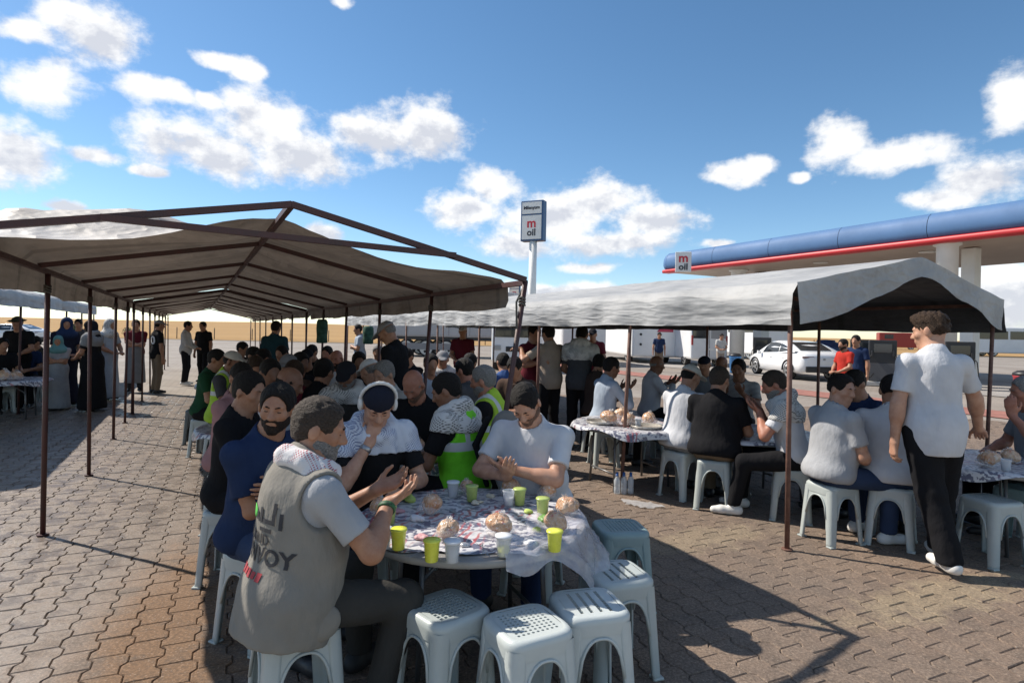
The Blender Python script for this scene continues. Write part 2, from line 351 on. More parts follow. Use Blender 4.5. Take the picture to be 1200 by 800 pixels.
def paver_mat():
    m, t = newmat('concrete_paver', 0.75, 0.45)
    ge = t.node('ShaderNodeNewGeometry'); v = ge.outputs['Position']; oi = t.node('ShaderNodeObjectInfo')
    mp = t.node('ShaderNodeMapping'); mp.inputs['Rotation'].default_value = (0, 0, -PANG); t.L.new(v, mp.inputs['Vector'])
    sn = t.node('ShaderNodeVectorMath', operation='SNAP'); t.L.new(mp.outputs[0], sn.inputs[0]); sn.inputs[1].default_value = (0.15, 0.19, 10.0)
    wn = t.node('ShaderNodeTexWhiteNoise'); t.L.new(sn.outputs[0], wn.inputs['Vector'])
    n1 = t.noise(v, 0.8, 5, 0.65); n2 = t.noise(v, 5.5, 5, 0.65); n3 = t.noise(v, 62, 5, 0.85)
    vo = t.node('ShaderNodeTexVoronoi'); vo.inputs['Scale'].default_value = 48; t.L.new(v, vo.inputs['Vector'])
    c = t.mix(t.rng(n1, 0.34, 0.68), (0.250, 0.172, 0.120), (0.165, 0.128, 0.104))
    c = t.mix(t.m_('MULTIPLY', wn.outputs['Value'], 0.55), c, (0.27, 0.20, 0.15))
    # muddy ochre water stain beside the left tent posts, sand trodden in on the right
    def blot(px, py, w, l, amp):
        mb = t.node('ShaderNodeMapping'); mb.vector_type = 'TEXTURE'; mb.inputs['Location'].default_value = (px, py, 0); mb.inputs['Rotation'].default_value = (0, 0, PANG); mb.inputs['Scale'].default_value = (w, l, 1); t.L.new(v, mb.inputs[0])
        ln = t.node('ShaderNodeVectorMath', operation='LENGTH'); t.L.new(mb.outputs[0], ln.inputs[0])
        return t.rng(t.m_('ADD', ln.outputs['Value'], t.m_('MULTIPLY', t.m_('SUBTRACT', n2, .5), 2.2)), 1.1, 0.55, 0, amp)
    c = t.mix(blot(-1.75, 3.1, .42, 1.6, .85), c, (0.235, 0.125, 0.055))
    c = t.mix(blot(2.75, 3.75, 1.0, .22, .6), c, (0.38, 0.30, 0.19)); c = t.mix(blot(1.5, 4.7, .8, .25, .5), c, (0.36, 0.29, 0.19))
    c = t.mix(t.rng(n2, 0.52, 0.72, 0, 0.6), c, (0.095, 0.075, 0.06))
    c = t.mix(t.rng(n3, 0.36, 0.56, 0.80, 0.0), c, (0.065, 0.050, 0.040)); c = t.mix(t.rng(n3, 0.54, 0.72, 0.0, 0.6), c, (0.42, 0.34, 0.27))
    c = t.mix(t.rng(vo.outputs['Distance'], 0.0, 0.22, 0.55, 0.0), c, (0.50, 0.43, 0.36))
    sp = t.node('ShaderNodeSeparateXYZ'); t.L.new(v, sp.inputs[0])
    # hosed-down area: wet stone is darker, smoother and glossier
    lw = t.rng(t.m_('ADD', t.m_('ADD', sp.outputs[0], t.m_('MULTIPLY', sp.outputs[1], .12)), t.m_('MULTIPLY', n1, 1.5)), -0.75, -1.45)
    wet = t.m_('MULTIPLY', lw, t.rng(n2, 0.42, 0.60, 1.0, 0.35))
    c = t.mix(t.m_('MULTIPLY', wet, .35), c, (0.10, 0.095, 0.09)); t.L.new(c, t.b.inputs['Base Color'])
    t.L.new(t.m_('SUBTRACT', 0.80, t.m_('MULTIPLY', wet, 0.50)), t.b.inputs['Roughness']); t.L.new(t.m_('ADD', .45, t.m_('MULTIPLY', wet, .45)), t.b.inputs['Specular IOR Level'])
    bp = t.node('ShaderNodeBump'); bp.inputs['Distance'].default_value = .011; t.L.new(t.m_('SUBTRACT', .75, t.m_('MULTIPLY', wet, .40)), bp.inputs['Strength'])
    t.L.new(t.m_('ADD', t.m_('MULTIPLY', n3, 0.8), t.m_('MULTIPLY', n2, 0.8)), bp.inputs['Height']); t.L.new(bp.outputs[0], t.b.inputs['Normal']); return m
PANG = math.radians(25)
M_GROUND = ground_mat(); M_PAVER = paver_mat()
b = MB(); R_ = 3500
b.grid([[(-R_, -40, -0.014), (0, -40, -0.014), (R_, -40, -0.014)], [(-R_, 60, -0.014), (0, 60, -0.014), (R_, 60, -0.014)], [(-R_, R_, -0.014), (0, R_, -0.014), (R_, R_, -0.014)]], sm=False)
ground = b.build('ground', M_GROUND); ground['kind'] = 'structure'

def build_pavers():
    Lp, Wp, st, gap, th = 0.19, 0.15, 0.026, 0.0016, 0.010
    def fz(s):
        s = (s/Lp) % 1.0
        for (a, fa), (b_, fb) in zip([(0, 0), (.36, 0), (.50, 1), (.86, 1), (1.0, 0)], [(.36, 0), (.50, 1), (.86, 1), (1.0, 0), (1.01, 0)]):
            if a <= s <= b_: return (fa+(fb-fa)*(s-a)/(b_-a))*st
        return 0
    protos = []
    for odd in (0, 1):
        s0 = odd*Lp/2; br = sorted(set([0.0]+[((k-odd*0.5) % 1.0)*Lp for k in (0.36, 0.50, 0.86, 1.0)]+[Lp]))
        br = [x for i, x in enumerate(br) if i == 0 or x-br[i-1] > 1e-4]
        out = [(fz(s0+x), x) for x in br]+[(Wp+fz(s0+x), x) for x in reversed(br)]
        cx = sum(p[0] for p in out)/len(out); cy = sum(p[1] for p in out)/len(out)
        def inset(d):
            r = []; n = len(out)
            for i in range(n):
                p0, p1, p2 = Vector(out[i-1]), Vector(out[i]), Vector(out[(i+1) % n])
                d1 = (p1-p0).normalized(); d2 = (p2-p1).normalized(); n1 = Vector((d1.y, -d1.x)); n2 = Vector((d2.y, -d2.x))
                k = (n1+n2); k = k/max(0.5, k.dot(n1)) if k.length > 1e-6 else n1; r.append(p1+k*d)
            return r
        a = inset(gap); t_ = inset(gap+0.005)
        if abs(a[0].x-cx) > abs(out[0][0]-cx): a = inset(-gap); t_ = inset(-gap-0.005)
        n = len(out); vs = [(p.x, p.y, -th) for p in a]+[(p.x, p.y, -0.0055) for p in a]+[(p.x, p.y, 0.0) for p in t_]
        fs = [tuple(2*n+i for i in range(n))]+[(i, (i+1) % n, (i+1) % n+n, i+n) for i in range(n)]+[(i+n, (i+1) % n+n, (i+1) % n+2*n, i+2*n) for i in range(n)]
        protos.append((vs, fs))
    pm = []
    for vs, fs in protos: m_ = MB(); m_.add(vs, fs); pm.append(m_.mesh('paver', M_PAVER))
    pu = Vector((-math.sin(PANG), math.cos(PANG), 0)); pv = Vector((math.cos(PANG), math.sin(PANG), 0))
    r = random.Random(5); cells = []
    for i in range(-110, 120):
        for j in range(-70, 140):
            p = pv*(i*Wp)+pu*(j*Lp+(i % 2)*Lp/2); q = p+pv*Wp*.5+pu*Lp*.5
            if q.y < 2.2 or q.length > 15.5 or abs(q.x) > q.y*0.92+0.5: continue
            cells.append((q.length, i, j, p))
    cells.sort(key=lambda c: c[0])
    def vis(q): return 2.85 < q.y and abs(q.x) < q.y*0.86 and not (-1.25 < q.x < 0.75 and q.y < 4.6)
    rot = Matrix.Rotation(PANG, 4, 'Z'); k = 0; big = MB()
    for d, i, j, p in cells:
        q = p+pv*Wp*.5+pu*Lp*.5; o = i % 2
        dz = r.uniform(-0.0022, 0.0022); tx, ty = r.uniform(-.007, .007), r.uniform(-.007, .007); sink = r.uniform(-.002, 0)
        M_ = Matrix.Translation(p+Vector((0, 0, dz))) @ rot @ Matrix.Rotation(tx, 4, 'X') @ Matrix.Rotation(ty, 4, 'Y')
        if k < 300 and vis(q):
            ob = bpy.data.objects.new('paver', pm[o]); COL.objects.link(ob); ob.parent = ground; ob.matrix_local = M_; k += 1
        else:
            vs, fs = protos[o]; big.add([M_ @ Vector(v) for v in vs], fs)
    ob = big.build('paving', M_PAVER, ground, fix=False); ob['kind'] = 'stuff'
build_pavers()

# forecourt band of red paving by the pumps and the field beyond the lot
M_RED = mat('red_paving', (0.30, 0.13, 0.10), 0.85, var=0.2, vscale=2.5, coord='World')
def sheet(name, pts, z, m, lift=0.0):
    b = MB(); b.add([(p[0], p[1], z) for p in pts], [tuple(range(len(pts)))]); o = b.build(name, m); o['kind'] = 'structure'; return o
sheet('red_paving', [ST(2, 14.9), ST(2, 16.4), ST(30, 16.4), ST(30, 14.9)], 0.004, M_RED)
sheet('kerb_paving', [ST(2, 20.6), ST(2, 27), ST(27, 27), ST(27, 20.6)], 0.006, mat('forecourt_concrete', (0.30, 0.28, 0.26), 0.85, var=0.2, vscale=0.8, coord='World'))

def field_mat():
    m, t = newmat('dry_wheat_field', 0.95, 0.1); ge = t.node('ShaderNodeNewGeometry'); v = ge.outputs['Position']
    mp = t.node('ShaderNodeMapping'); mp.inputs['Scale'].default_value = (0.02, 0.1, 0.2); t.L.new(v, mp.inputs['Vector'])
    n1 = t.noise(mp.outputs[0], 1.0, 6); n2 = t.noise(v, 0.35, 5)
    c = t.mix(t.rng(n1, 0.3, 0.7), (0.40, 0.255, 0.115), (0.31, 0.195, 0.09)); c = t.mix(t.rng(n2, 0.55, 0.75, 0, 0.5), c, (0.26, 0.18, 0.085))
    t.L.new(c, t.b.inputs['Base Color']); t.bump(n2, 0.5, 0.3); return m
def build_field():
    P = []; r = random.Random(2); ys = [66, 70, 80, 95, 120, 160, 220, 300, 420, 600, 900, 1400]
    zs = [0.0, 0.2, 0.22, 0.3, 0.5, 0.85, 1.5, 2.3, 3.4, 4.6, 6.0, 6.5]
    for y, z in zip(ys, zs):
        row = []
        for i in range(-22, 23):
            x = i/22.0*y*1.6; k = min(1.0, max(0.12, 0.62-x/y*0.9)); row.append((x, y+x*-0.06, z*k*1.3*(1+0.06*math.sin(x*0.02+y*.01))-0.02 if z > 0 else -0.02))
        P.append(row)
    b = MB(); b.grid(P); o = b.build('field', field_mat()); o['kind'] = 'structure'
build_field()
def build_road_strip():
    b = MB(); b.add([(-130, 63.5+7.8, 0.001), (130, 63.5-7.8, 0.001), (130, 65.7-7.8, 0.001), (-130, 65.7+7.8, 0.001)], [(0, 1, 2, 3)])
    o = b.build('road_verge', mat('dark_verge', (0.10, 0.085, 0.06), 0.95, var=0.4, vscale=0.6, coord='World')); o['kind'] = 'structure'
build_road_strip()
def shrub(x, y, Y, hgt, label, seed):
    c = PY(x, y, Y); c.z = 0.2; r = random.Random(seed); root = empty('shrub', c); tag(root, label, 'shrub', 'shrubs at the edge of the field')
    tb = MB()
    for k in range(5):
        a = r.uniform(0, 6.28); tb.tube([(0, 0, -.3), (math.cos(a)*.1*hgt, math.sin(a)*.1*hgt, hgt*.35), (math.cos(a)*.28*hgt, math.sin(a)*.28*hgt, hgt*.75)], [.05, .04, .015], 5)
    tb.build('stem', mat('bark', (0.10, 0.075, 0.05), 0.9, var=.3), root)
    vs = []; fs = []
    for k in range(900):
        a = r.uniform(0, 6.28); e = r.uniform(-.4, 1.4); rr = r.uniform(.35, 1)*(1+.25*math.sin(3*a+seed)); p = Vector((math.cos(a)*math.cos(e)*rr*.55, math.sin(a)*math.cos(e)*rr*.55, .45+math.sin(e)*rr*.5))*hgt
        q = Vector((r.uniform(-1, 1), r.uniform(-1, 1), r.uniform(-1, 1))).normalized(); w = q.orthogonal().normalized(); l = .055*hgt; o = len(vs)
        vs += [p-q*l, p+w*l*.45, p+q*l, p-w*l*.45]; fs.append((o, o+1, o+2, o+3))
    b = MB(); b.add(vs, fs); b.build('crown', mat('olive_leaf', (0.10, 0.115, 0.05), 0.7, var=.45, vscale=2), root, fix=False)
for i, (x, y, h_, l) in enumerate([(88, 392, 1.5, 'olive shrub at the field edge behind the head-scarfed women'), (150, 393, 1.0, 'small olive shrub in front of the wheat field by the jersey man')]):
    shrub(x, y, 69, h_, l, i+1)
def fence():
    for k in range(26):
        x0 = -75+k*4.5; y0 = 67.2-x0*0.06
        b = MB(); b.tube([(0, 0, -.2), (0, 0, 1.35)], .05, 6); o = b.build('fence_post', mat('fence_wood', (0.09, .07, .05), .9)); o.location = (x0, y0, 0)
        tag(o, 'thin dark fence post along the near edge of the wheat field', 'fence post', 'fence posts along the wheat field')
fence()

# ------------------------------------------------------------------ tents
M_STEEL = mat('maroon_steel', (0.075, 0.022, 0.02), 0.55, var=0.35, vscale=9, col2=(0.055, 0.030, 0.028), bump=0.2, bscale=80)
M_RUST = mat('rusty_steel', (0.20, 0.105, 0.075), 0.7, col2=(0.11, 0.05, 0.04), vscale=14, bump=0.25, bscale=90)
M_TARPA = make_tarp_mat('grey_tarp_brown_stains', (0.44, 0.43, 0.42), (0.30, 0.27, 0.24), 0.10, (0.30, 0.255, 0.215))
M_TARPB = make_tarp_mat('grey_white_tarp', (0.40, 0.40, 0.395), (0.27, 0.275, 0.28), 0.02, (0.09, 0.09, 0.095), .04)  # near-black back colour puts the tent's inner shade into the sheet
M_ROPE = mat('cloth_tie', (0.10, 0.10, 0.09), 0.9)
def interp(x, pts):
    if x <= pts[0][0]: return pts[0][1]
    for (a, fa), (b_, fb) in zip(pts, pts[1:]):
        if x <= b_:
            k = (x-a)/(b_-a); k = k*k*(3-2*k); return fa+(fb-fa)*k
    return pts[-1][1]
def fbm2(x, y, seed=0.0):
    v = 0; a = 1.0; f = 1.0
    for i in range(4):
        v += a*math.sin(f*x*1.7+1.3*math.sin(f*y*1.1+seed+i)+i*2.1)*math.sin(f*y*1.3+1.7*math.sin(f*x*.9+seed*1.7)+i*1.3); a *= .5; f *= 2.03
    return v
def tent(label, frames, tl, tr, trg, zl, zr, zg, front=None, hump=None, val=(0.18, 0.2), M_T=None, M_F=None, gable=False, poles_l=None, poles_r=None, lean=None, seed=0, sag=0.05, rip=0.012, nsub=9, fold=0.0, dents=False, backgable=False):
    org = ST(frames[0], trg); root = empty('frame_tent', org, ANG); tag(root, label, 'tent', 'frame tents over the tables')
    def L(s, t, z): return Vector((t-trg, s-frames[0], z))
    s0, s1 = frames[0], frames[-1]
    def roof(t):
        if t < trg: return zl+(zg-zl)*(t-tl)/(trg-tl)
        return zg+(zr-zg)*(t-trg)/(tr-trg)
    def ztarp(s, t, flat=False):
        z = roof(t)+0.034
        # sag of the cloth between two frames
        for a, b_ in zip(frames, frames[1:]):
            if a <= s <= b_:
                k = math.sin(math.pi*(s-a)/(b_-a)); w = min(1, max(0, 1-abs(t-trg)/((tr-tl)*.5)*0.6)); z -= sag*k*abs(math.sin(math.pi*(t-tl)/(tr-tl)*2))**.7
        z += rip*fbm2(s*1.3, t*1.9, seed)
        if min(abs(t-tl), abs(t-tr), abs(t-trg)) < .16 or min(abs(s-q) for q in frames) < .12: z = max(z, roof(t)+.026)
        if hump and not flat: z += hump(s, t)
        return z
    nt_ = 34; ts = [tl+(tr-tl)*k/nt_ for k in range(nt_+1)]
    ns = int((s1-s0)*nsub)+1
    P = []
    for i in range(ns+1):
        row = []; q = i/ns
        def sval(t):
            sf = front(t) if front else s0-0.06
            return sf+(s1+.05-sf)*q
        vl, vr = val
        for e, (vt, dep) in enumerate(((tl, vl), (tr, vr))):
            pass
        sl_ = sval(tl); sr_ = sval(tr)
        def vdrop(s, sd, ph):   # hanging edge: pulled in at the poles, loose between
            wob = fold*(.030*abs(math.sin(s*3.4+ph+1.2*math.sin(s*1.3)))+.008*math.sin(s*11+ph*3))
            wob += 0.012*math.sin(s*9+ph)+0.012*math.sin(s*3.1+ph*2)+.004*math.sin(s*23+ph); return wob
        for kk in (1.0, .72, .45, .2):
            row.append(L(sl_, tl-0.055-.02*kk+vdrop(sl_, 0, seed)*kk*1.1+(.010+.012*fold)*fbm2(sl_*1.6+kk*2.2*fold, kk*1.4, seed+4)*(kk if not fold else .35+.65*kk), ztarp(sl_, tl)*(1-kk)+ztarp(sl_, tl, True)*kk-0.02-vl*kk+0.008*kk*math.sin(sl_*3.4+seed)))
        for t in ts: row.append(L(sval(t), t, ztarp(sval(t), t)))
        for kk in (.2, .45, .72, 1.0):
            row.append(L(sr_, tr+0.055+.02*kk+vdrop(sr_, 0, seed+2)*kk*1.1+.02*fbm2(sr_*3, kk*2.4, seed+9)*kk, ztarp(sr_, tr)-0.02-vr*kk+0.008*kk*math.sin(sr_*3.4+seed+1)))
        P.append(row)
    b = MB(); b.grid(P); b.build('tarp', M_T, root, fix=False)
    for gb, sg_ in ((gable, s0-0.075), (backgable, s1+.07)):
        if not gb: continue
        P = []; n = 40
        for i in range(n+1):
            t = tl-.03+(tr-tl+.06)*i/n; zt = ztarp(s0, min(max(t, tl), tr)); col = []
            d = gb(t)
            for k in range(6):
                kk = k/5; col.append(L(sg_-.012*math.sin(t*7)*kk-.02*kk*fbm2(t*2, kk), t, zt+.004-d*kk))
            P.append(col)
        b = MB(); b.grid(P); b.build('gable_flap', M_T, root, fix=False)
    # frames
    for i, s in enumerate(frames):
        for (ta, za, tb_, zb) in ((tl, zl, trg, zg), (tr, zr, trg, zg)):
            b = MB(); b.bar(L(s, ta, za), L(s, tb_, zb), 0.034); b.build('rafter', M_F, root)
        if i > 0 and dents:
            b = MB(); k = .55; b.bar(L(s, tl+(trg-tl)*k, zl+(zg-zl)*k-.01), L(s, tr+(trg-tr)*k, zr+(zg-zr)*k-.01), 0.026); b.build('tie_bar', M_F, root)
    b = MB(); b.bar(L(s0, trg, zg), L(s1, trg, zg), .034); b.build('ridge_beam', M_F, root)
    for t, z in ((tl, zl), (tr, zr)):
        b = MB(); b.bar(L(s0, t, z-.02), L(s1, t, z-.02), .034); b.build('eave_beam', M_F, root)
    for side, (t, z, pl) in enumerate(((tl, zl, poles_l or frames), (tr, zr, poles_r or frames))):
        for i, s in enumerate(pl):
            dx = dy = 0
            if lean and (side, i) in lean: dx, dy = lean[(side, i)]
            else: r = random.Random(int(seed*100)+i*7+side); dx, dy = r.uniform(-.04, .04), r.uniform(-.04, .04)
            b = MB(); b.tube([L(s+dy, t+dx, 0), L(s, t, z-.01)], .0185, 8); b.tube([L(s+dy, t+dx, 0.001), L(s+dy, t+dx, .012)], .04, 8)
            p = b.build('pole', M_F, root)
            c = MB(); a0 = Vector(L(s+dy, t+dx, 0)); a1 = Vector(L(s, t, z-.01)); m_ = a0.lerp(a1, .92)
            for q in range(3): c.tube([m_+Vector((.02*math.cos(a), .02*math.sin(a), .02*q+.008*math.sin(2*a))) for a in [x*.7 for x in range(10)]], .007, 5)
            c.build('cloth_tie', M_ROPE, p)
    return root, L
FA = [3.5+1.8*i for i in range(6)]
def frontA(t): return interp(t, [(-1.0, 3.35), (-0.45, 3.68), (0.1, 3.95), (0.45, 4.15), (0.75, 4.10), (1.25, 3.98), (1.94, 3.86)])
def humpA(s, t):
    wl = max(0, min(1, (0.25-t)/0.7)); wl = wl*wl*(3-2*wl)
    z = 0.24*wl*math.exp(-((s-4.55)/0.42)**2)
    sf = frontA(t); e = max(0, 1-(s-sf)/0.8)
    z -= (0.10*wl+0.0)*e*e
    wr = math.exp(-((t-1.25)/0.36)**2); z -= 0.06*wr*max(0, 1-(s-sf)/1.1)**1.3
    z += 0.05*wr*math.exp(-((s-5.35)/.3)**2)
    return z
ptop = ST(3.5, 1.94); pbase = G(566, 662)
rel = pbase-ptop; lean_r = (rel.dot(V), rel.dot(U))
tentA, LA = tent('near grey tarp tent whose maroon steel front frame is bare', FA, -1.0, 1.94, 0.45, 2.0, 1.95, 2.28, frontA, humpA, (0.20, 0.19), M_TARPA, M_STEEL,
    poles_l=[3.5, 5.61, 7.62, 9.89, 11.5, 12.5], lean={(1, 0): lean_r, (0, 1): (0, 0), (0, 2): (.02, 0), (1, 1): (-.10, .05)}, seed=.6)
# the bare collar bar across the front frame, and the loose strap at the right corner
b = MB(); b.bar(LA(3.47, -0.42, 2.11), LA(3.47, 1.42, 2.07), .032); b.build('collar_bar', M_STEEL, tentA)
b = MB(); b.tube([LA(3.5, 1.94, 1.93), LA(3.55, 1.90, 1.80), LA(3.5, 1.88, 1.62)], .008, 5); b.build('loose_strap', M_ROPE, tentA)
FA2 = [12.56+2.0*i for i in range(8)]
tentA2, _ = tent('farther grey tarp tent behind the near one in the same line', FA2, -1.0, 1.94, 0.45, 1.985, 1.935, 2.265, None, None, (0.12, 0.14), M_TARPA, M_STEEL, seed=2.3, nsub=5, sag=.07)
FB = [2.98+1.85*i for i in range(9)]
def gflap(t):
    return interp(t, [(3.9, .31), (4.3, .33), (4.9, .25), (5.5, .17), (5.7, .16), (6.2, .20), (6.9, .30)])
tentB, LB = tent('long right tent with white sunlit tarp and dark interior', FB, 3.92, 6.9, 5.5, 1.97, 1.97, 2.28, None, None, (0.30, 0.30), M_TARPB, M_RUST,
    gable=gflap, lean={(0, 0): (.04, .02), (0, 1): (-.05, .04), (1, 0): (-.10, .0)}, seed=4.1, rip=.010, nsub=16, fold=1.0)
FC = [9.0+2.05*i for i in range(7)]
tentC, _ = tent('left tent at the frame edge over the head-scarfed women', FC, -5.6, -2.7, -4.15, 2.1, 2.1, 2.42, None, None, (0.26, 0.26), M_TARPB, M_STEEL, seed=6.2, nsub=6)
# green cloth wraps on two poles, cloth knots on the near right pole of tent B
def pole_wrap(x, y0, y1, Y, label):
    a = PY(x, y0, Y); c = PY(x, y1, Y); h_ = a.z-c.z; b = MB(); n = 14
    prof = [(.07, 0), (.085, .02), (.08, h_*.3), (.088, h_*.6), (.082, h_*.9), (.06, h_)]
    b.lathe(prof, (0, 0, 0), n); o = b.build('pole_wrap', mat('green_cloth', (0.028, 0.085, 0.06), .9, var=.5, vscale=14, bump=.4, bscale=40)); o.location = (a.x, a.y, c.z)
    tag(o, label, 'pole wrap', 'green cloth wraps tied on tent poles')
pole_wrap(378, 374, 402, 9.3, 'left one of two green cloth wraps tied high on a tent pole')
pole_wrap(432, 382, 403, 9.6, 'right one of two green cloth wraps tied high on a pole')

# ------------------------------------------------------------------ plastic stools
M_STOOL = mat('pale_blue_grey_plastic', (0.41, 0.45, 0.44), 0.38, var=0.06, vscale=5, bump=0.06, bscale=120)
M_STOOL2 = mat('teal_grey_plastic', (0.22, 0.31, 0.32), 0.40, var=0.08, vscale=5, bump=0.06, bscale=120)
M_STOOL3 = mat('white_plastic', (0.50, 0.54, 0.53), 0.36, var=0.06, vscale=5, bump=0.06, bscale=120)
SH_ = 0.46
def stool_meshes(kind):
    """one moulded stool: four flared legs, arched aprons and a perforated seat"""
    top, flare, lw = 0.142, 0.155, 0.060
    def a_(z): return top+flare*(SH_-0.05-z)*0.40
    legs = []
    for q in range(4):
        b = MB(); M_ = Matrix.Rotation(q*math.pi/2, 4, 'Z'); rows_o = []; rows_i = []
        for i in range(15):
            z = (SH_-.035)*i/14; a = a_(z); w = lw*(1-.18*(1-z/SH_)); rc = .030; ro = []; ri = []
            prof = [(a-w, a, 0), (a-w*.82, a, .003), (a-w*.66, a, 0.0), (a-rc, a, 0), (a-rc*.30, a-rc*.30, 0), (a, a-rc, 0), (a, a-w*.66, 0.0), (a, a-w*.82, .003), (a, a-w, 0)]
            for x, y, o in prof:
                n_ = Vector((1 if y < x else 0, 1 if y > x else 0, 0)) if abs(x-y) > 1e-6 else Vector((.7, .7, 0))
                p = Vector((x, y, z))+n_*o; ro.append(M_ @ p); ri.append(M_ @ (p-n_*.009-(Vector((.004, .004, 0)))))
            rows_o.append(ro+list(reversed(ri)))
        b.grid(rows_o, closed=True); b.f.append(tuple(range(len(rows_o[0])))); b.mi.append(0); b.sm.append(False)
        # foot pad
        a = a_(0); b.box(M_ @ Vector((a-.022, a-.022, .006)), (.052, .052, .012), 0, M_.to_3x3(), .004)
        legs.append(b.mesh('leg', M_STOOL))
    ap = MB(); n = 16
    for q in range(4):
        M_ = Matrix.Rotation(q*math.pi/2, 4, 'Z'); R1 = []; R2 = []
        rim = []
        for i in range(n+1):
            x_ = -1+2*i/n; col = []
            z0 = .21+(.372-.21)*math.sqrt(max(0, 1-abs(x_)**2.6)); q0 = a_(z0)-lw*.9
            for k in range(5):
                z = z0+(SH_-.03-z0)*k/4; w = a_(z)-lw*.9; col.append(M_ @ Vector((x_*w, a_(z)-.0015, z)))
            R1.append(col); rim.append(M_ @ Vector((x_*q0, a_(z0)+.001, z0)))
        ap.grid(R1); ap.grid([[p-(M_ @ Vector((0, .006, 0))) for p in c] for c in R1]); ap.tube(rim, .0068, 6)
    seat = MB(); n = 48; rings = []
    def rsq(h, z, r=.075):
        out = []
        for k in range(n):
            a = 2*math.pi*k/n; c, s = math.cos(a), math.sin(a); e = 5.0; m = (abs(c)**e+abs(s)**e)**(-1/e); out.append(Vector((c*m*h, s*m*h, z)))
        return out
    for h, z in ((top+.004, SH_-.075), (top+.006, SH_-.034), (top+.005, SH_-.016), (top-.003, SH_-.005), (top-.016, SH_), (top-.024, SH_-.002)): rings.append(rsq(h, z))
    seat.grid(rings, closed=True)
    inner = top-.024; N_ = 11; plate = MB()
    # perforated plate: square cells each with an open hole
    cs = 2*inner/N_*0.985
    def inside(x, y):
        e = 5.0; return (abs(x)**e+abs(y)**e)**(1/e) < inner-.004
    for i in range(N_):
        for j in range(N_):
            x = (i-(N_-1)/2)*cs; y = (j-(N_-1)/2)*cs; z = SH_-.003; hh = cs/2
            ok = all(inside(x+dx*hh, y+dy*hh) for dx in (-.8, .8) for dy in (-.8, .8))
            sqr = [Vector((x+dx*hh, y+dy*hh, z)) for dx, dy in ((-1, -1), (0, -1), (1, -1), (1, 0), (1, 1), (0, 1), (-1, 1), (-1, 0))]
            hole = ok and not (kind == 'slot' and (j % 6 == 0 and False)) and math.hypot(x, y) < inner*1.2
            if kind == 'slot': hole = ok and i % 2 == 0
            if not hole: plate.add(sqr, [tuple(range(8))]); continue
            if kind == 'slot': rx, ry, sq_ = .36, .99, True
            elif kind == 'grid': rx, ry, sq_ = .35, .35, True
            else: rx, ry, sq_ = .31, .31, False
            hp = []
            for k in range(8):
                a = -3*math.pi/4+k*math.pi/4; c, s = math.cos(a), math.sin(a); m = 1/max(abs(c), abs(s)) if sq_ else 1.0; hp.append(Vector((x+c*m*cs*rx*(1.0), y+s*m*hh*2*ry*(.5 if kind == 'slot' else 1.0), z)))
            plate.add(sqr+hp+[p-Vector((0, 0, .008)) for p in hp], [(k, (k+1) % 8, (k+1) % 8+8, k+8) for k in range(8)]+[(k+8, (k+1) % 8+8, (k+1) % 8+16, k+16) for k in range(8)])
    return legs, ap.mesh('apron', M_STOOL), seat.mesh('seat', M_STOOL), plate.mesh('seat_plate', M_STOOL)
STOOL = {}
def make_stool(kind, m):
    key = (kind, m.name)
    if key not in STOOL:
        lg, ap, se, pl = stool_meshes(kind)
        for me in lg+[ap, se, pl]: me.materials[0] = m
        STOOL[key] = (lg, ap, se, pl)
    return STOOL[key]
STOOL_POS = []
def stool(p, rz, label, kind='hole', m=None, sc=1.0, group='plastic stools around the tables'):
    lg, ap, se, pl = make_stool(kind, m or M_STOOL)
    root = empty('plastic_stool', (p[0], p[1], 0), rz, sc); tag(root, label, 'stool', group)
    for me in lg: link('leg', me, None, root)
    link('apron', ap, None, root); s_ = link('seat', se, None, root); link('seat_plate', pl, None, s_)
    STOOL_POS.append((p[0], p[1])); return root
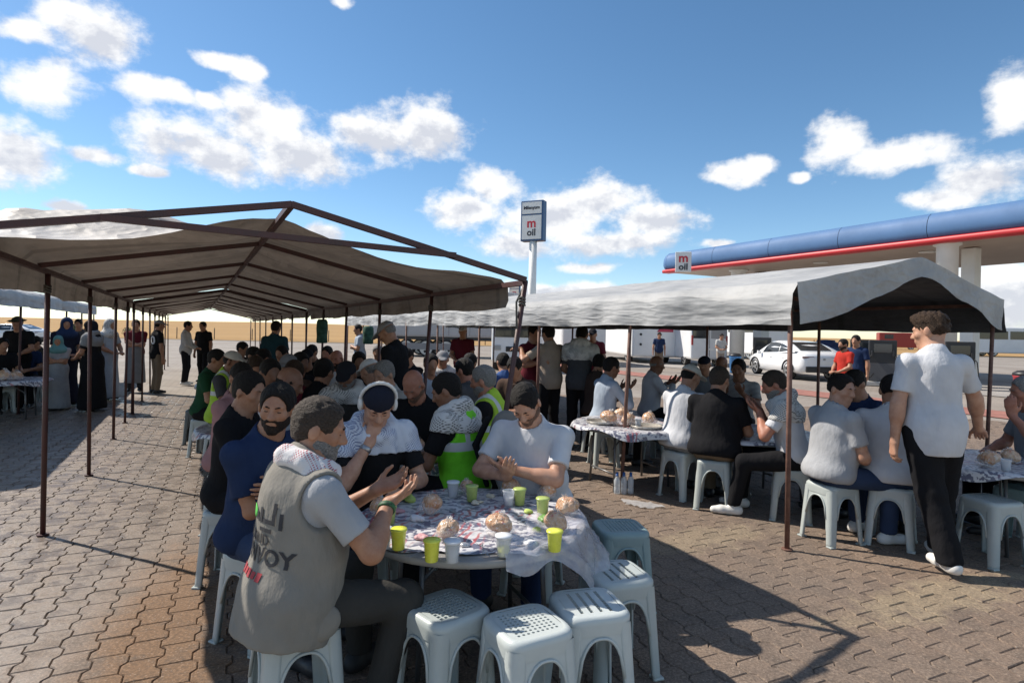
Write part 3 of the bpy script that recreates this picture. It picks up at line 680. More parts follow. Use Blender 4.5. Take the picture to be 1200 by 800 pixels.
# ------------------------------------------------------------------ implicit-surface bodies: a smooth union of tapered limbs, meshed as one skin
def vlen(v): return np.sqrt((v*v).sum(-1))
class SDF:
    def __init__(s): s.ops = []
    def rc(s, a, b, ra, rb=None, k=0.02, sub=False, sy=None, cut=None):
        a = np.array(a, float); b = np.array(b, float); rb = ra if rb is None else rb; R = max(ra, rb)
        lo = np.minimum(a, b)-R; hi = np.maximum(a, b)+R
        def f(P):
            ba = b-a; L2 = max(1e-9, (ba*ba).sum()); pa = P-a; t = np.clip((pa@ba)/L2, 0, 1)
            d = vlen(pa-t[..., None]*ba)-(ra+(rb-ra)*t)
            if cut is not None:
                for c, n in cut: d = np.maximum(d, (P-c)@n)
            return d
        s.ops.append((f, lo, hi, k, sub)); return s
    def el(s, c, r, M=None, k=0.02, sub=False, cut=None):
        c = np.array(c, float); r = np.array(r, float); M = np.eye(3) if M is None else M
        e = np.sqrt(((M*r)**2).sum(1)); lo = c-e; hi = c+e
        def f(P):
            q = (P-c)@M; k0 = vlen(q/r); k1 = vlen(q/(r*r))+1e-9; d = k0*(k0-1)/k1
            if cut is not None:
                for cc, n in cut: d = np.maximum(d, (P-cc)@n)
            return d
        s.ops.append((f, lo, hi, k, sub)); return s
    def plane(s, c, n):                       # keep only what lies behind the plane
        c = np.array(c, float); n = np.array(n, float); n = n/np.linalg.norm(n); s.ops.append((lambda P: (P-c)@n, None, None, 0, 'cut')); return s
    def mesh(s, name, h, fold=0.0, fl=0.12, seed=0):
        lo = np.min([o[1] for o in s.ops if o[1] is not None and o[4] is False], 0)-3*h; hi = np.max([o[2] for o in s.ops if o[2] is not None and o[4] is False], 0)+3*h
        n = np.ceil((hi-lo)/h).astype(int)+1; D = np.full(tuple(n), 0.2, np.float32)
        ax = [lo[i]+h*np.arange(n[i]) for i in range(3)]
        for f, a, b, k, sub in s.ops:
            if sub == 'cut': sl = (slice(None),)*3
            else:
                m = k+3*h; i0 = np.clip(np.floor((a-m-lo)/h).astype(int), 0, n-1); i1 = np.clip(np.ceil((b+m-lo)/h).astype(int)+1, 0, n)
                if (i1 <= i0).any(): continue
                sl = tuple(slice(i0[i], i1[i]) for i in range(3))
            P = np.stack(np.meshgrid(ax[0][sl[0]], ax[1][sl[1]], ax[2][sl[2]], indexing='ij'), -1)
            d = f(P).astype(np.float32); cur = D[sl]
            if sub == 'cut': D[sl] = np.maximum(cur, d)
            elif sub:
                q = np.maximum(k-np.abs(cur+d), 0)/max(k, 1e-6); D[sl] = np.maximum(cur, -d)+q*q*k*.25
            else:
                q = np.maximum(k-np.abs(cur-d), 0)/max(k, 1e-6); D[sl] = np.minimum(cur, d)-q*q*k*.25
        if fold > 0:
            idx = np.nonzero(np.abs(D) < max(.03, 2.5*h)); P = np.stack([ax[i][idx[i]] for i in range(3)], -1); r = np.random.default_rng(seed+11); v = np.zeros(len(P)); w = P.copy()
            for i in range(3): w = w+0.028*np.sin(P[:, [1, 2, 0]]*(9+4*i)+r.uniform(0, 6, 3))
            for i in range(7):
                kdir = r.normal(size=3)*np.array([1, 1, .5]); kdir /= np.linalg.norm(kdir); lam = fl*(0.5+1.1*r.random()); ph = w@kdir*(2*math.pi/lam)+r.uniform(0, 6); v += (1-np.abs(np.sin(ph*.5)))**2*1.6-.7 if i < 3 else np.sin(ph)*.45
            D[idx] += (fold*v/3.2).astype(np.float32)
        return nets(name, D, lo, h)
def nets(name, D, lo, h):
    S = D < 0; c = [(0, 0, 0), (1, 0, 0), (0, 1, 0), (1, 1, 0), (0, 0, 1), (1, 0, 1), (0, 1, 1), (1, 1, 1)]
    n = np.array(D.shape)-1
    cnt = np.zeros(tuple(n), np.uint8)
    for x, y, z in c: cnt += S[x:x+n[0], y:y+n[1], z:z+n[2]]
    I = np.nonzero((cnt > 0) & (cnt < 8)); m = len(I[0])
    vals = np.stack([D[I[0]+x, I[1]+y, I[2]+z] for x, y, z in c], 1)
    acc = np.zeros((m, 3)); num = np.zeros(m); cc = np.array(c, float)
    for a, b in ((0, 1), (2, 3), (4, 5), (6, 7), (0, 2), (1, 3), (4, 6), (5, 7), (0, 4), (1, 5), (2, 6), (3, 7)):
        va, vb = vals[:, a], vals[:, b]; x = (va < 0) != (vb < 0); t = np.where(x, va/np.where(x, va-vb, 1), 0)
        acc += np.where(x[:, None], cc[a]+(cc[b]-cc[a])*t[:, None], 0); num += x
    V_ = (np.stack(I, 1)+acc/num[:, None])*h+lo
    idx = np.full(tuple(n), -1, np.int32); idx[I] = np.arange(m); Fs = []
    for d in range(3):
        e1, e2 = [(1, 2), (2, 0), (0, 1)][d]
        A = S.take(range(0, S.shape[d]-1), d); B = S.take(range(1, S.shape[d]), d)
        J = np.nonzero(A != B); J = np.stack(J, 1); ok = (J[:, e1] > 0) & (J[:, e2] > 0) & (J[:, e1] < n[e1]) & (J[:, e2] < n[e2]); J = J[ok]
        inside = A[tuple(J.T)]
        o1 = np.zeros(3, int); o1[e1] = 1; o2 = np.zeros(3, int); o2[e2] = 1
        q = np.stack([idx[tuple((J-o1-o2).T)], idx[tuple((J-o2).T)], idx[tuple(J.T)], idx[tuple((J-o1).T)]], 1)
        q = np.where(inside[:, None], q, q[:, ::-1]); Fs.append(q)
    Fq = np.concatenate(Fs); Fq = Fq[(Fq >= 0).all(1)]
    return mesh_np(name, V_, Fq)

def rotz(a): c, s = math.cos(a), math.sin(a); return np.array([[c, -s, 0], [s, c, 0], [0, 0, 1.0]])
def rotx(a): c, s = math.cos(a), math.sin(a); return np.array([[1.0, 0, 0], [0, c, -s], [0, s, c]])
def roty(a): c, s = math.cos(a), math.sin(a); return np.array([[c, 0, s], [0, 1.0, 0], [-s, 0, c]])
def unit(v): v = np.array(v, float); return v/max(1e-9, np.linalg.norm(v))
def ik(a, t, l1, l2, hint):
    a = np.array(a, float); t = np.array(t, float); d = t-a; L = np.linalg.norm(d); mx = (l1+l2)*.995
    if L > mx: t = a+d/L*mx; d = t-a; L = mx
    x = (l1*l1-l2*l2+L*L)/(2*L); hh = math.sqrt(max(0, l1*l1-x*x)); e = d/L; n = np.array(hint, float); n = n-e*(n@e); n = unit(n)
    return a+e*x+n*hh, t

SKIN = {}
def skin_mat(k):
    if k in SKIN: return SKIN[k]
    col = {'tan': (0.40, 0.215, 0.135), 'light': (0.50, 0.29, 0.20), 'dark': (0.25, 0.125, 0.075), 'red': (0.42, 0.19, 0.125)}[k]
    m = mat('skin_'+k, col, 0.52, var=0.10, vscale=22, col2=tuple((c*a) for c, a in zip(col, (0.80, 0.70, 0.66))), bump=0.10, bscale=180, spec=0.4)
    b = m.node_tree.nodes['Principled BSDF']; b.inputs['Subsurface Weight'].default_value = 0.0
    SKIN[k] = m; return m
HAIRM = {}
def hair_mat(k):
    if k in HAIRM: return HAIRM[k]
    col = {'black': (0.012, 0.010, 0.009), 'brown': (0.040, 0.024, 0.015), 'grey': (0.21, 0.20, 0.19), 'salt': (0.050, 0.038, 0.030), 'stubble': (0.17, 0.10, 0.07), 'beard': (0.030, 0.021, 0.016)}[k]
    m, t = newmat('hair_'+k, 0.6, 0.2); tc = t.node('ShaderNodeTexCoord'); mp = t.node('ShaderNodeMapping'); mp.inputs['Scale'].default_value = (34, 34, 80); t.L.new(tc.outputs['Object'], mp.inputs[0])
    n = t.noise(mp.outputs[0], 3, 4); n2 = t.noise(tc.outputs['Object'], 30, 3)
    t.L.new(t.mix(t.rng(n, 0.3, 0.7), tuple(c*.55 for c in col), tuple(min(1, c*1.7) for c in col)), t.b.inputs['Base Color'])
    t.bump(t.m_('ADD', n, t.m_('MULTIPLY', n2, .7)), 1.0, 0.012); HAIRM[k] = m; return m

QUAL = {'near': (0.0058, 0.0085), 'mid': (0.0105, 0.0150), 'low': (0.0150, 0.021), 'far': (0.021, 0.028)}
def hand(S, W, f, n, side, curl, q, sp=1.0):
    """palm, four fingers of different length with two bends, thumb from the side of the palm"""
    f = unit(f); n = unit(n-np.dot(n, f)*f) if isinstance(n, np.ndarray) else unit(np.array(n, float)-np.dot(n, f)*f); s = np.cross(f, n)*side
    rr = 0.0088 if q == 'near' else 0.011
    ln = [0.070, 0.080, 0.075, 0.060]; off = [0.030, 0.010, -0.010, -0.029]; kn = [0.088, 0.092, 0.088, 0.080]
    for i in range(4):
        K = W+f*kn[i]+s*off[i]*1.02; S.rc(W+f*.012+s*off[i]*.55, K, .0165, .0125, .016)
        d = f; p = K; a = curl*(1+.10*i)
        dd = unit(d*math.cos(a*.5)+n*math.sin(a*.5)+s*off[i]*1.6*sp)
        p1 = p+dd*ln[i]*.48; S.rc(p, p1, rr*1.08, rr, .007)
        dd = unit(d*math.cos(a*1.35)+n*math.sin(a*1.35)+s*off[i]*1.2*sp); p2 = p1+dd*ln[i]*.32; S.rc(p1, p2, rr, rr*.92, .005)
        dd = unit(d*math.cos(a*1.8)+n*math.sin(a*1.8)+s*off[i]*.8*sp); S.rc(p2, p2+dd*ln[i]*.22, rr*.92, rr*.78, .005)
    t0 = W+f*.022+s*.022; t1 = W+f*.052+s*.050+n*.012; S.rc(t0, t1, .0155, .0115, .014)
    t2 = t1+unit(f*.8+s*.35*sp+n*.35)*.034; S.rc(t1, t2, .0108, .0098, .006); S.rc(t2, t2+unit(f*.95+s*.05+n*.35)*.026, .0098, .0078, .005)

def head_frame(yaw, pitch, roll, Mt): return Mt @ rotz(yaw) @ rotx(-pitch) @ roty(roll)
class Body: pass
def person(label, xy, heading, pose='sit', q='mid', sc=1.0, lean=0.12, yaw=0, pitch=0.1, roll=0, skin='tan', hair='black', hstyle='short', beard=None, top=None, sleeve='short',
           legs=None, shoe=None, arms='table', belly=0.0, wide=1.0, seat=0.455, extra=None, feet=None, hem=None, group=None, stance=0.0, long_top=False, eyes=True, body_yaw=0.0, baggy=0.0, cat='person', knees=None):
    """heading: direction faced, degrees clockwise from straight away from the camera"""
    h1, h2 = QUAL[q]; B = Body(); seed = abs(hash(label)) % 1000 if False else sum(ord(c) for c in label) % 997
    root = empty('person', (xy[0], xy[1], 0), -math.radians(heading), sc); tag(root, label, cat, group)
    hip = np.array([0, 0, (seat/sc+.088) if pose == 'sit' else 0.93]); Mt = rotx(-lean) @ rotz(body_yaw)
    def T(x, y, z): return hip+Mt@np.array([x, y, z], float)
    Mu = rotx(-lean*1.25) @ rotz(body_yaw)
    neck = T(0, 0.005, .505); hd = neck+Mt@np.array([0, .012+.02*math.sin(pitch), .0])+unit(Mt@np.array([0, .10+0.35*max(0, math.sin(pitch)), 1]))*.150; Mh = head_frame(yaw, pitch, roll, Mt)
    if lean > .25: Mh = head_frame(yaw, pitch, roll, rotx(-lean*.6) @ rotz(body_yaw))
    def Hd(x, y, z): return hd+Mh@np.array([x, y, z], float)
    B.T, B.Hd, B.Mt, B.Mh, B.hip, B.hd, B.neck = T, Hd, Mt, Mh, hip, hd, neck
    shd = [T(-.178*wide, -.004, .436), T(.178*wide, -.004, .436)]
    # arms
    ua, fa = .285, .255; A = {}
    presets = {'table': {'L': ((-.10, .36, .70), None, None, .7), 'R': ((.10, .36, .70), None, None, .7)},
               'lap': {'L': ((-.06, .27, .60), (.5, .8, -.2), (0, 0, -1), .7), 'R': ((.07, .28, .62), (-.5, .8, -.2), (0, 0, -1), .7)},
               'pray': {'L': ((-.09, .30, .93), (.12, .75, .5), (.25, -.4, .9), .45), 'R': ((.09, .30, .93), (-.12, .75, .5), (-.25, -.4, .9), .45)},
               'side': {'L': ((-.26, .05, .74), (0, .15, -1), (1, 0, 0), .5), 'R': ((.26, .05, .74), (0, .15, -1), (-1, 0, 0), .5)},
               'fold': {'L': ((.06, .20, 1.16 if pose != 'sit' else .80), (1, .1, .1), (0, -1, 0), .5), 'R': ((-.06, .23, 1.12 if pose != 'sit' else .78), (-1, .1, .1), (0, -1, 0), .5)},
               'front': {'L': ((-.09, .26, .98), (.5, .6, .1), (0, -.2, -1), .8), 'R': ((.09, .26, .98), (-.5, .6, .1), (0, -.2, -1), .8)}}
    spec = dict(presets[arms]) if isinstance(arms, str) else {**presets[arms.get('base', 'table')], **{k: v for k, v in arms.items() if k in 'LR'}}
    for i, k in enumerate('LR'):
        sd = -1 if k == 'L' else 1; tgt, fdir, pn, curl = spec[k][:4]; hint = spec[k][4] if len(spec[k]) > 4 else (sd*.75, -.35, -.8)
        tgt = tgt(T, Hd) if callable(tgt) else tgt; e, w = ik(shd[i], tgt, ua, fa, hint); fw = unit(w-e); f = fw if fdir is None else unit(fdir); n = np.array(pn if pn is not None else (-.55*sd, -.1, -.8), float)
        A[k] = (shd[i], e, w, f, n, curl, sd)
    B.A = A
    # legs
    hp = [hip+np.array([-.09, 0, -.012]), hip+np.array([.09, 0, -.012])]; Lg = []
    if feet is None: feet = [(-.15, .40, .075), (.15, .42, .075)] if pose == 'sit' else [(-.10-stance*.3, -.02+stance, .075), (.10+stance*.3, -.02-stance, .075)]
    for i in range(2):
        sd = (-1, 1)[i]; kh = (sd*.25, 1, .9) if pose == 'sit' else (sd*.05, 1, .05)
        if knees: kh = knees[i]
        k_, an = ik(hp[i], feet[i], .425, .415, kh); Lg.append((hp[i], k_, an))
    B.Lg = Lg
    # --- skin
    S = SDF(); fine = q in ('near', 'mid')
    S.el(Hd(0, -.012, .030), (.076, .096, .086), Mh, .012).el(Hd(0, .018, -.028), (.062, .074, .086), Mh, .03).rc(Hd(0, .030, -.070), Hd(0, .066, -.095), .036, .024, .03)
    S.rc(Hd(0, .088, .010), Hd(0, .108, -.026), .0105, .0145, .014)
    if fine:
        for d in (-1, 1):
            S.el(Hd(d*.044, -.002, -.062), (.020, .03, .028), Mh, .025).el(Hd(d*.040, .060, -.020), (.024, .024, .022), Mh, .02)
            S.el(Hd(d*.080, -.012, -.006), (.011, .024, .034), Mh @ rotz(-d*.35), .008).rc(Hd(d*.010, .097, -.031), Hd(d*.012, .094, -.030), .010, .010, .008)
        S.rc(Hd(-.036, .076, .024), Hd(.036, .076, .024), .014, .014, .016)
        for d in (-1, 1): S.el(Hd(d*.031, .098, .004), (.019, .018, .0125), Mh, .010, True)
        for d in (-1, 1): S.el(Hd(d*.031, .074, .002), (.016, .0145, .0135), Mh, .004)
        S.rc(Hd(-.020, .083, -.055), Hd(.020, .083, -.055), .0105, .0105, .010).rc(Hd(-.016, .082, -.066), Hd(.016, .082, -.066), .0105, .0105, .010)
        if q == 'near': S.rc(Hd(-.021, .099, -.0605), Hd(.021, .099, -.0605), .0045, .0045, .004, True)
    else:
        for d in (-1, 1): S.el(Hd(d*.079, -.012, -.004), (.014, .026, .036), Mh, .01)
    S.rc(Hd(0, -.022, -.050), neck+Mt@np.array([0, -.012, -.03]), .054, .062, .035)
    S.rc(neck, T(0, 0, .05), .07, .07, .04)
    for k in 'LR':
        sh, e, w, f, n, curl, sd = A[k]
        S.rc(T(0, 0, .43), sh, .05, .05, .03).rc(sh, e, .050, .043, .03).rc(e, w, .043, .028, .022)
        S.el(e+(w-e)*.25, (.047, .047, .08), np.stack([unit(np.cross(w-e, (0, 0.3, 1))), unit(np.cross(w-e, np.cross(w-e, (0, .3, 1)))), unit(w-e)], 1), .02)
        if q == 'far': S.rc(w, w+f*.13, .03, .026, .02)
        else: hand(S, w, f, n, sd, curl, q)
    for (a, b_, c) in Lg: S.rc(a, b_, .05, .045, .03).rc(b_, c, .045, .038, .02)
    S.rc(Lg[0][0], Lg[1][0], .06, .06, .04).rc(T(0, 0, .1), hip, .06, .06, .03)
    link('body', S.mesh('body', h1), skin_mat(skin), root)
    if eyes and q in ('near', 'mid'):
        for d in (-1, 1):
            if q == 'near':
                b = MB(); b.lathe([(.0001, -.0105), (.006, -.0085), (.0095, -.004), (.0105, 0), (.0095, .004), (.006, .0085), (.0001, .0105)], (0, 0, 0), 12)
                o = b.build('eye', mat('eye_dark', (0.05, 0.035, 0.03), .25), root); p = Hd(d*.031, .0805, .001); o.location = tuple(p); o.rotation_euler = Matrix([list(r_) for r_ in Mh]).to_euler(); o.scale = (1.2, .9, .5)
            e_ = SDF(); e_.rc(Hd(d*.014, .094, .0215), Hd(d*.030, .0935, .027), .0034, .0038, .004).rc(Hd(d*.030, .0925, .027), Hd(d*.048, .080, .0225), .0038, .002, .004); link('eyebrow', e_.mesh('eyebrow', .0035 if q == 'near' else .005), hair_mat('black' if hair in ('black', 'salt', 'brown') else hair), root)
    # --- hair
    if hstyle in ('short', 'fade', 'curly', 'crop'):
        S = SDF(); t = {'short': .010, 'fade': .009, 'curly': .024, 'crop': .007}[hstyle]
        S.el(Hd(0, -.014, .034), (.076+t, .096+t, .086+t*1.25), Mh, .01) if hstyle != 'curly' else S.el(Hd(0, -.010, .066), (.086, .102, .070), Mh, .01).el(Hd(0, -.03, .02), (.081, .086, .07), Mh, .02)
        if hstyle != 'curly': S.el(Hd(0, -.045, -.015), (.066, .062, .07), Mh, .02)
        else: S.el(Hd(0, .04, .092), (.062, .06, .042), Mh, .02)
        nrm = lambda v: Mh@unit(v)
        S.el(Hd(0, .112, -.014), (.080, .092, .104), Mh, .008, True)          # face
        for d in (-1, 1): S.el(Hd(d*.085, .015, -.050), (.034, .045, .058), Mh, .008, True)
        S.plane(Hd(0, -.05, -.065 if hstyle in ('short', 'crop') else -.030), nrm((0, -.25, -1)))
        if hstyle in ('fade', 'curly'): S.plane(Hd(0, 0, -.02), nrm((0, .2, -1)))
        link('hair', S.mesh('hair', min(h1, .009) if q != 'far' else .014, fold=.0045 if hstyle != 'curly' else .013, fl=.030 if hstyle != 'curly' else .042, seed=seed), hair_mat(hair), root)
    elif hstyle == 'bald':
        S = SDF(); S.el(Hd(0, -.014, .020), (.079, .099, .086), Mh, .01); S.plane(Hd(0, 0, .022), Mh@unit((0, -.25, 1))); S.el(Hd(0, .10, -.035), (.085, .10, .10), Mh, .008, True); S.plane(Hd(0, -.05, -.05), Mh@unit((0, -.2, -1)))
        for d in (-1, 1): S.el(Hd(d*.085, .02, -.045), (.036, .045, .055), Mh, .006, True)
        link('hair', S.mesh('hair', min(h1, .009), fold=.002, fl=.03), hair_mat(hair), root)
    elif hstyle in ('cap', 'whitecap', 'greycap', 'darkcap', 'bandcap', 'greenhat'):
        cm = {'cap': fabric('cap_cream', (.55, .52, .46)), 'whitecap': fabric('cap_white', (.72, .72, .72)), 'greycap': fabric('cap_grey', (.25, .25, .26)), 'darkcap': fabric('cap_black', (.02, .02, .025)), 'bandcap': fabric('cap_navy', (.018, .02, .032)), 'greenhat': fabric('hat_olive', (.05, .06, .04))}[hstyle]
        S = SDF(); S.el(Hd(0, -.012, .040), (.088, .106, .086), Mh, .01); S.plane(Hd(0, 0, .036), Mh@unit((0, -.10, -1)))
        if hstyle == 'greenhat': S.el(Hd(0, 0, .045), (.15, .165, .012), Mh, .01)
        elif hstyle != 'bandcap': S.el(Hd(0, .115, .046), (.068, .085, .010), Mh @ rotx(-.18), .012)
        link('cap', S.mesh('cap', h1, fold=.002, fl=.08), cm, root)
        S = SDF(); S.el(Hd(0, -.022, .016), (.081, .094, .082), Mh, .01); S.plane(Hd(0, 0, .034), Mh@unit((0, 0, 1))); S.el(Hd(0, .10, -.035), (.085, .105, .10), Mh, .008, True); S.plane(Hd(0, -.05, -.055), Mh@unit((0, -.2, -1)))
        for d in (-1, 1): S.el(Hd(d*.085, .02, -.045), (.036, .045, .06), Mh, .006, True)
        link('hair', S.mesh('hair', min(h1, .009)), hair_mat(hair), root)
    elif hstyle.startswith('hijab') or hstyle == 'headscarf':
        hm = extra.get('hijab') if extra else None
        S = SDF(); S.el(Hd(0, -.012, .026), (.094, .116, .104), Mh, .03).rc(Hd(0, -.02, -.05), neck+Mt@np.array([0, .01, -.04]), .095, .125, .05).el(T(0, .02, .44), (.20*wide, .135, .10), Mt, .06)
        S.el(Hd(0, .10, -.022), (.062, .075, .080), Mh, .015, True)
        link('head_scarf', S.mesh('head_scarf', min(h2, .016), fold=.006, fl=.11, seed=seed), hm or fabric('scarf_black', (.015, .015, .018)), root)
    # --- beard
    if beard:
        S = SDF(); S.el(Hd(0, .021, -.048), (.0645, .0735, .072), Mh, .02).rc(Hd(0, .030, -.074), Hd(0, .067, -.097), .039, .028, .03)
        for d in (-1, 1): S.el(Hd(d*.048, -.002, -.060), (.021, .032, .036), Mh, .02)
        S.rc(Hd(-.028, .084, -.045), Hd(.028, .084, -.045), .012, .012, .01)
        S.plane(Hd(0, .05, -.034), Mh@unit((0, .06, 1))); S.el(Hd(0, .115, -.060), (.023, .045, .009), Mh, .006, True)
        for d in (-1, 1): S.el(Hd(d*.042, .083, -.022), (.030, .030, .026), Mh, .01, True)
        S.plane(Hd(0, -.018, 0), Mh@unit((0, -1, .2)))
        link('beard', S.mesh('beard', min(h1, .008), fold=.0035, fl=.026, seed=seed), hair_mat('beard' if beard == 'black' else beard), root)
    # --- shirt
    def torso(S, o=0.0, k=.04, low=True):
        S.el(T(0, .002, .335), (.168*wide+o, .116+o+belly*.3, .165+o), Mt, k).el(T(0, .012+belly*.6, .175), (.152*wide+belly+o, .118+belly+o, .15+o), Mt, k+.02)
        if low: S.el(T(0, .0, .035), (.168*wide+belly*.6+o, .130+belly*.6+o, .12+o), Mt, k+.02)
        S.rc(shd[0], shd[1], .052+o, .052+o, k+.02).rc(T(0, -.012, .42), T(0, -.006, .512), .098+o, .066+o, .05)
    B.torso = torso
    sm = top if top is not None else fabric('shirt_black', (.016, .016, .018))
    S = SDF(); torso(S, .010)
    hz = hem if hem is not None else (-.055 if pose == 'sit' else -.12)
    if pose == 'sit': S.el(T(0, -.01, -.01), (.178*wide+belly*.6, .142+belly*.5, .10), Mt, .05)
    else: S.el(T(0, .004, .0), (.186*wide+belly*.6, .148+belly*.6, .21), Mt, .05)
    if hz < -.13: S.el(T(0, .0, -.09), (.176*wide, .150, .2), Mt, .04)
    if long_top: S.rc(T(0, 0, 0), np.array([0, 0, .10]), .17*wide, .24*wide, .08)
    for k in 'LR':
        sh, e, w, f, n, curl, sd = A[k]; d = unit(e-sh)
        if sleeve == 'short': c = sh+(e-sh)*.70; S.rc(sh, e, .059, .063, .03, cut=[(c, d)])
        elif sleeve == 'long':
            d2 = unit(w-e); S.rc(sh, e, .058, .054, .03).rc(e, w, .056, .040, .025, cut=[(w-d2*.012, d2)])
        else: S.rc(T(0, 0, .44), sh-(sh-T(0, 0, .44))*.15, .062, .062, .03)
    S.plane(T(0, 0, hz) if not long_top else (0, 0, .05), Mt@np.array([0, 0, -1.0]) if not long_top else (0, 0, -1)); S.rc(T(0, .012, .500), T(0, .040, .62), .071, .085, .008, True)
    link('shirt' if not long_top else 'robe', S.mesh('shirt', h2, fold=.0042 if q in ('near', 'mid') else .0035, fl=.19, seed=seed), sm, root)
    # --- trousers and shoes
    if not long_top:
        lm = legs if legs is not None else fabric('trousers_black', (.014, .014, .016))
        S = SDF(); S.el(hip+np.array([0, 0, .01]), (.160*wide+belly*.4, .122+belly*.35, .105), None, .04)
        for (a, b_, c) in Lg: S.rc(a, b_, .098+baggy*.5, .072+baggy, .045).rc(b_, c, .070+baggy, .056+baggy*1.2, .03)
        for (a, b_, c) in Lg:
            pass
        S.plane((0, 0, .085), (0, 0, -1))
        link('trousers', S.mesh('trousers', h2, fold=.0055, fl=.18, seed=seed+3), lm, root)
    if q != 'far' or True:
        for i, (a, b_, c) in enumerate(Lg):
            sd = (-1, 1)[i]; fw = unit(np.array([sd*.18, 1, 0])) if pose == 'sit' else unit(np.array([sd*.12, 1, 0])); c = np.array([c[0], c[1], max(c[2], .07)]); zz = c[2]-.07
            S = SDF(); hz_ = np.array([0, 0, .036+zz]); cb = np.array([c[0], c[1], 0])
            S.rc(cb-fw*.045+hz_, cb+fw*.10+hz_-np.array([0, 0, .004]), .042, .040, .03).rc(cb+fw*.10+hz_-np.array([0, 0, .004]), cb+fw*.165+hz_-np.array([0, 0, .008]), .040, .032, .02).rc(cb-fw*.02+hz_, c+np.array([0, 0, .005]), .042, .040, .03)
            S.plane((0, 0, zz+.001), (0, 0, -1)); link('shoe', S.mesh('shoe', max(h1, .0085)), shoe or mat('shoe_black', (.02, .02, .022), .5), root)
    B.root = root
    if pose == 'sit': SEATED.append((label, xy, heading, sc))
    return B
SEATED = []
def clothing(B, name, fn, m, h, fold=.004, fl=.12, seed=0):
    S = SDF(); fn(S); return link(name, S.mesh(name, h, fold, fl, seed), m, B.root)
def vest(B, m, h, hem=-.06, o=.024, arm=.075, open_=True):
    def fn(S):
        B.torso(S, o)
        S.el(B.T(0, -.005, -.02), (.195, .155, .10), B.Mt, .05)
        for k in 'LR': sh, e = B.A[k][0], B.A[k][1]; S.rc(sh+unit(sh-B.T(0, 0, .448))*.055-np.array([0, 0, .02]), sh+unit(sh-B.T(0, 0, .448))*.2-np.array([0, 0, .06]), .115, .15, .012, True)
        S.rc(B.T(0, .03, .50), B.T(0, .06, .64), .080, .10, .01, True)
        if open_: S.rc(B.T(0, .16, .58), B.T(0, .20, .15), .085, .02, .01, True)
        S.plane(B.T(0, 0, hem), B.Mt@np.array([0, 0, -1.0]))
    return clothing(B, 'vest', fn, m, h)
def scarf(B, m, h, tails=True, shawl=None, r=.040, seed=1, arm=True):
    def fn(S):
        n = 14; pts = []
        for i in range(n):
            a = 2*math.pi*i/n; pts.append(B.T(.098*math.sin(a), .012+.088*math.cos(a), .512-.035*math.cos(a)))
        for i in range(n): S.rc(pts[i], pts[(i+1) % n], r*(1+.12*math.sin(3*i)), r*(1+.12*math.sin(3*i+3)), .02)
        if tails:
            for d in (-1, 1): S.rc(B.T(d*.075, .10, .47), B.T(d*.085, .150, .20), .034, .042, .02); 
        if shawl:
            Q = SDF(); 
            S.rc(B.T(-.178 if arm else -.11, 0, .445), B.T(.178 if arm else .11, 0, .445), .082, .082, .04); S.el(B.T(0, -.012, .375), (.195, .145, .14), B.Mt, .04) if arm else None
            for k in ('LR' if arm else ''): sh, e = B.A[k][0], B.A[k][1]; S.rc(sh, sh+(e-sh)*.35, .082, .080, .03)
            S.plane(B.T(0, 0, shawl), B.Mt@unit((0, .35, -1)))
    return clothing(B, 'scarf', fn, m, h, .006, .07, seed)
# ------------------------------------------------------------------ tables, cloths and food
TZ = 0.64
M_TOP = mat('grey_table_laminate', (0.26, 0.25, 0.235), 0.45, var=0.15, vscale=8)
M_TUBE = mat('dull_steel_tube', (0.16, 0.16, 0.165), 0.45, metal=0.6)
def cloth_mat(name, base, ink, red):
    m, t = newmat(name, 0.28, 0.5); tc = t.node('ShaderNodeTexCoord'); v = tc.outputs['Object']
    w = t.node('ShaderNodeTexWave', wave_type='BANDS', bands_direction='DIAGONAL'); w.inputs['Scale'].default_value = 6.0; w.inputs['Distortion'].default_value = 9.0; w.inputs['Detail'].default_value = 3; w.inputs['Detail Scale'].default_value = 3.2; t.L.new(v, w.inputs['Vector'])
    reg = t.rng(t.noise(v, 6.0, 3), 0.38, 0.48); ink_f = t.m_('MULTIPLY', t.rng(w.outputs['Fac'], 0.52, 0.64), reg)
    mp = t.node('ShaderNodeMapping'); mp.inputs['Rotation'].default_value = (0, 0, 0.9); mp.inputs['Location'].default_value = (3, 1, 0); t.L.new(v, mp.inputs[0])
    w2 = t.node('ShaderNodeTexWave', wave_type='BANDS'); w2.inputs['Scale'].default_value = 7.0; w2.inputs['Distortion'].default_value = 10.0; w2.inputs['Detail'].default_value = 2; t.L.new(mp.outputs[0], w2.inputs['Vector'])
    red_f = t.m_('MULTIPLY', t.rng(w2.outputs['Fac'], 0.72, 0.8), t.rng(t.noise(mp.outputs[0], 4.0, 2), 0.50, 0.58))
    c = t.mix(t.m_('MULTIPLY', ink_f, .85), base, ink); c = t.mix(t.m_('MULTIPLY', red_f, .8), c, red); t.L.new(c, t.b.inputs['Base Color'])
    t.bump(t.m_('ADD', t.noise(v, 14, 5, .7), t.m_('MULTIPLY', t.noise(v, 45, 3), .25)), 0.8, 0.006); return m
M_CLOTH = cloth_mat('printed_plastic_sheet', (0.60, 0.60, 0.62), (0.06, 0.065, 0.13), (0.42, 0.07, 0.08))
M_CLEAR = mat('clear_plastic_film', (0.62, 0.60, 0.68), 0.14, spec=0.7, alpha=0.42, col2=(.80, .80, .84), vscale=26, bump=.6, bscale=22)
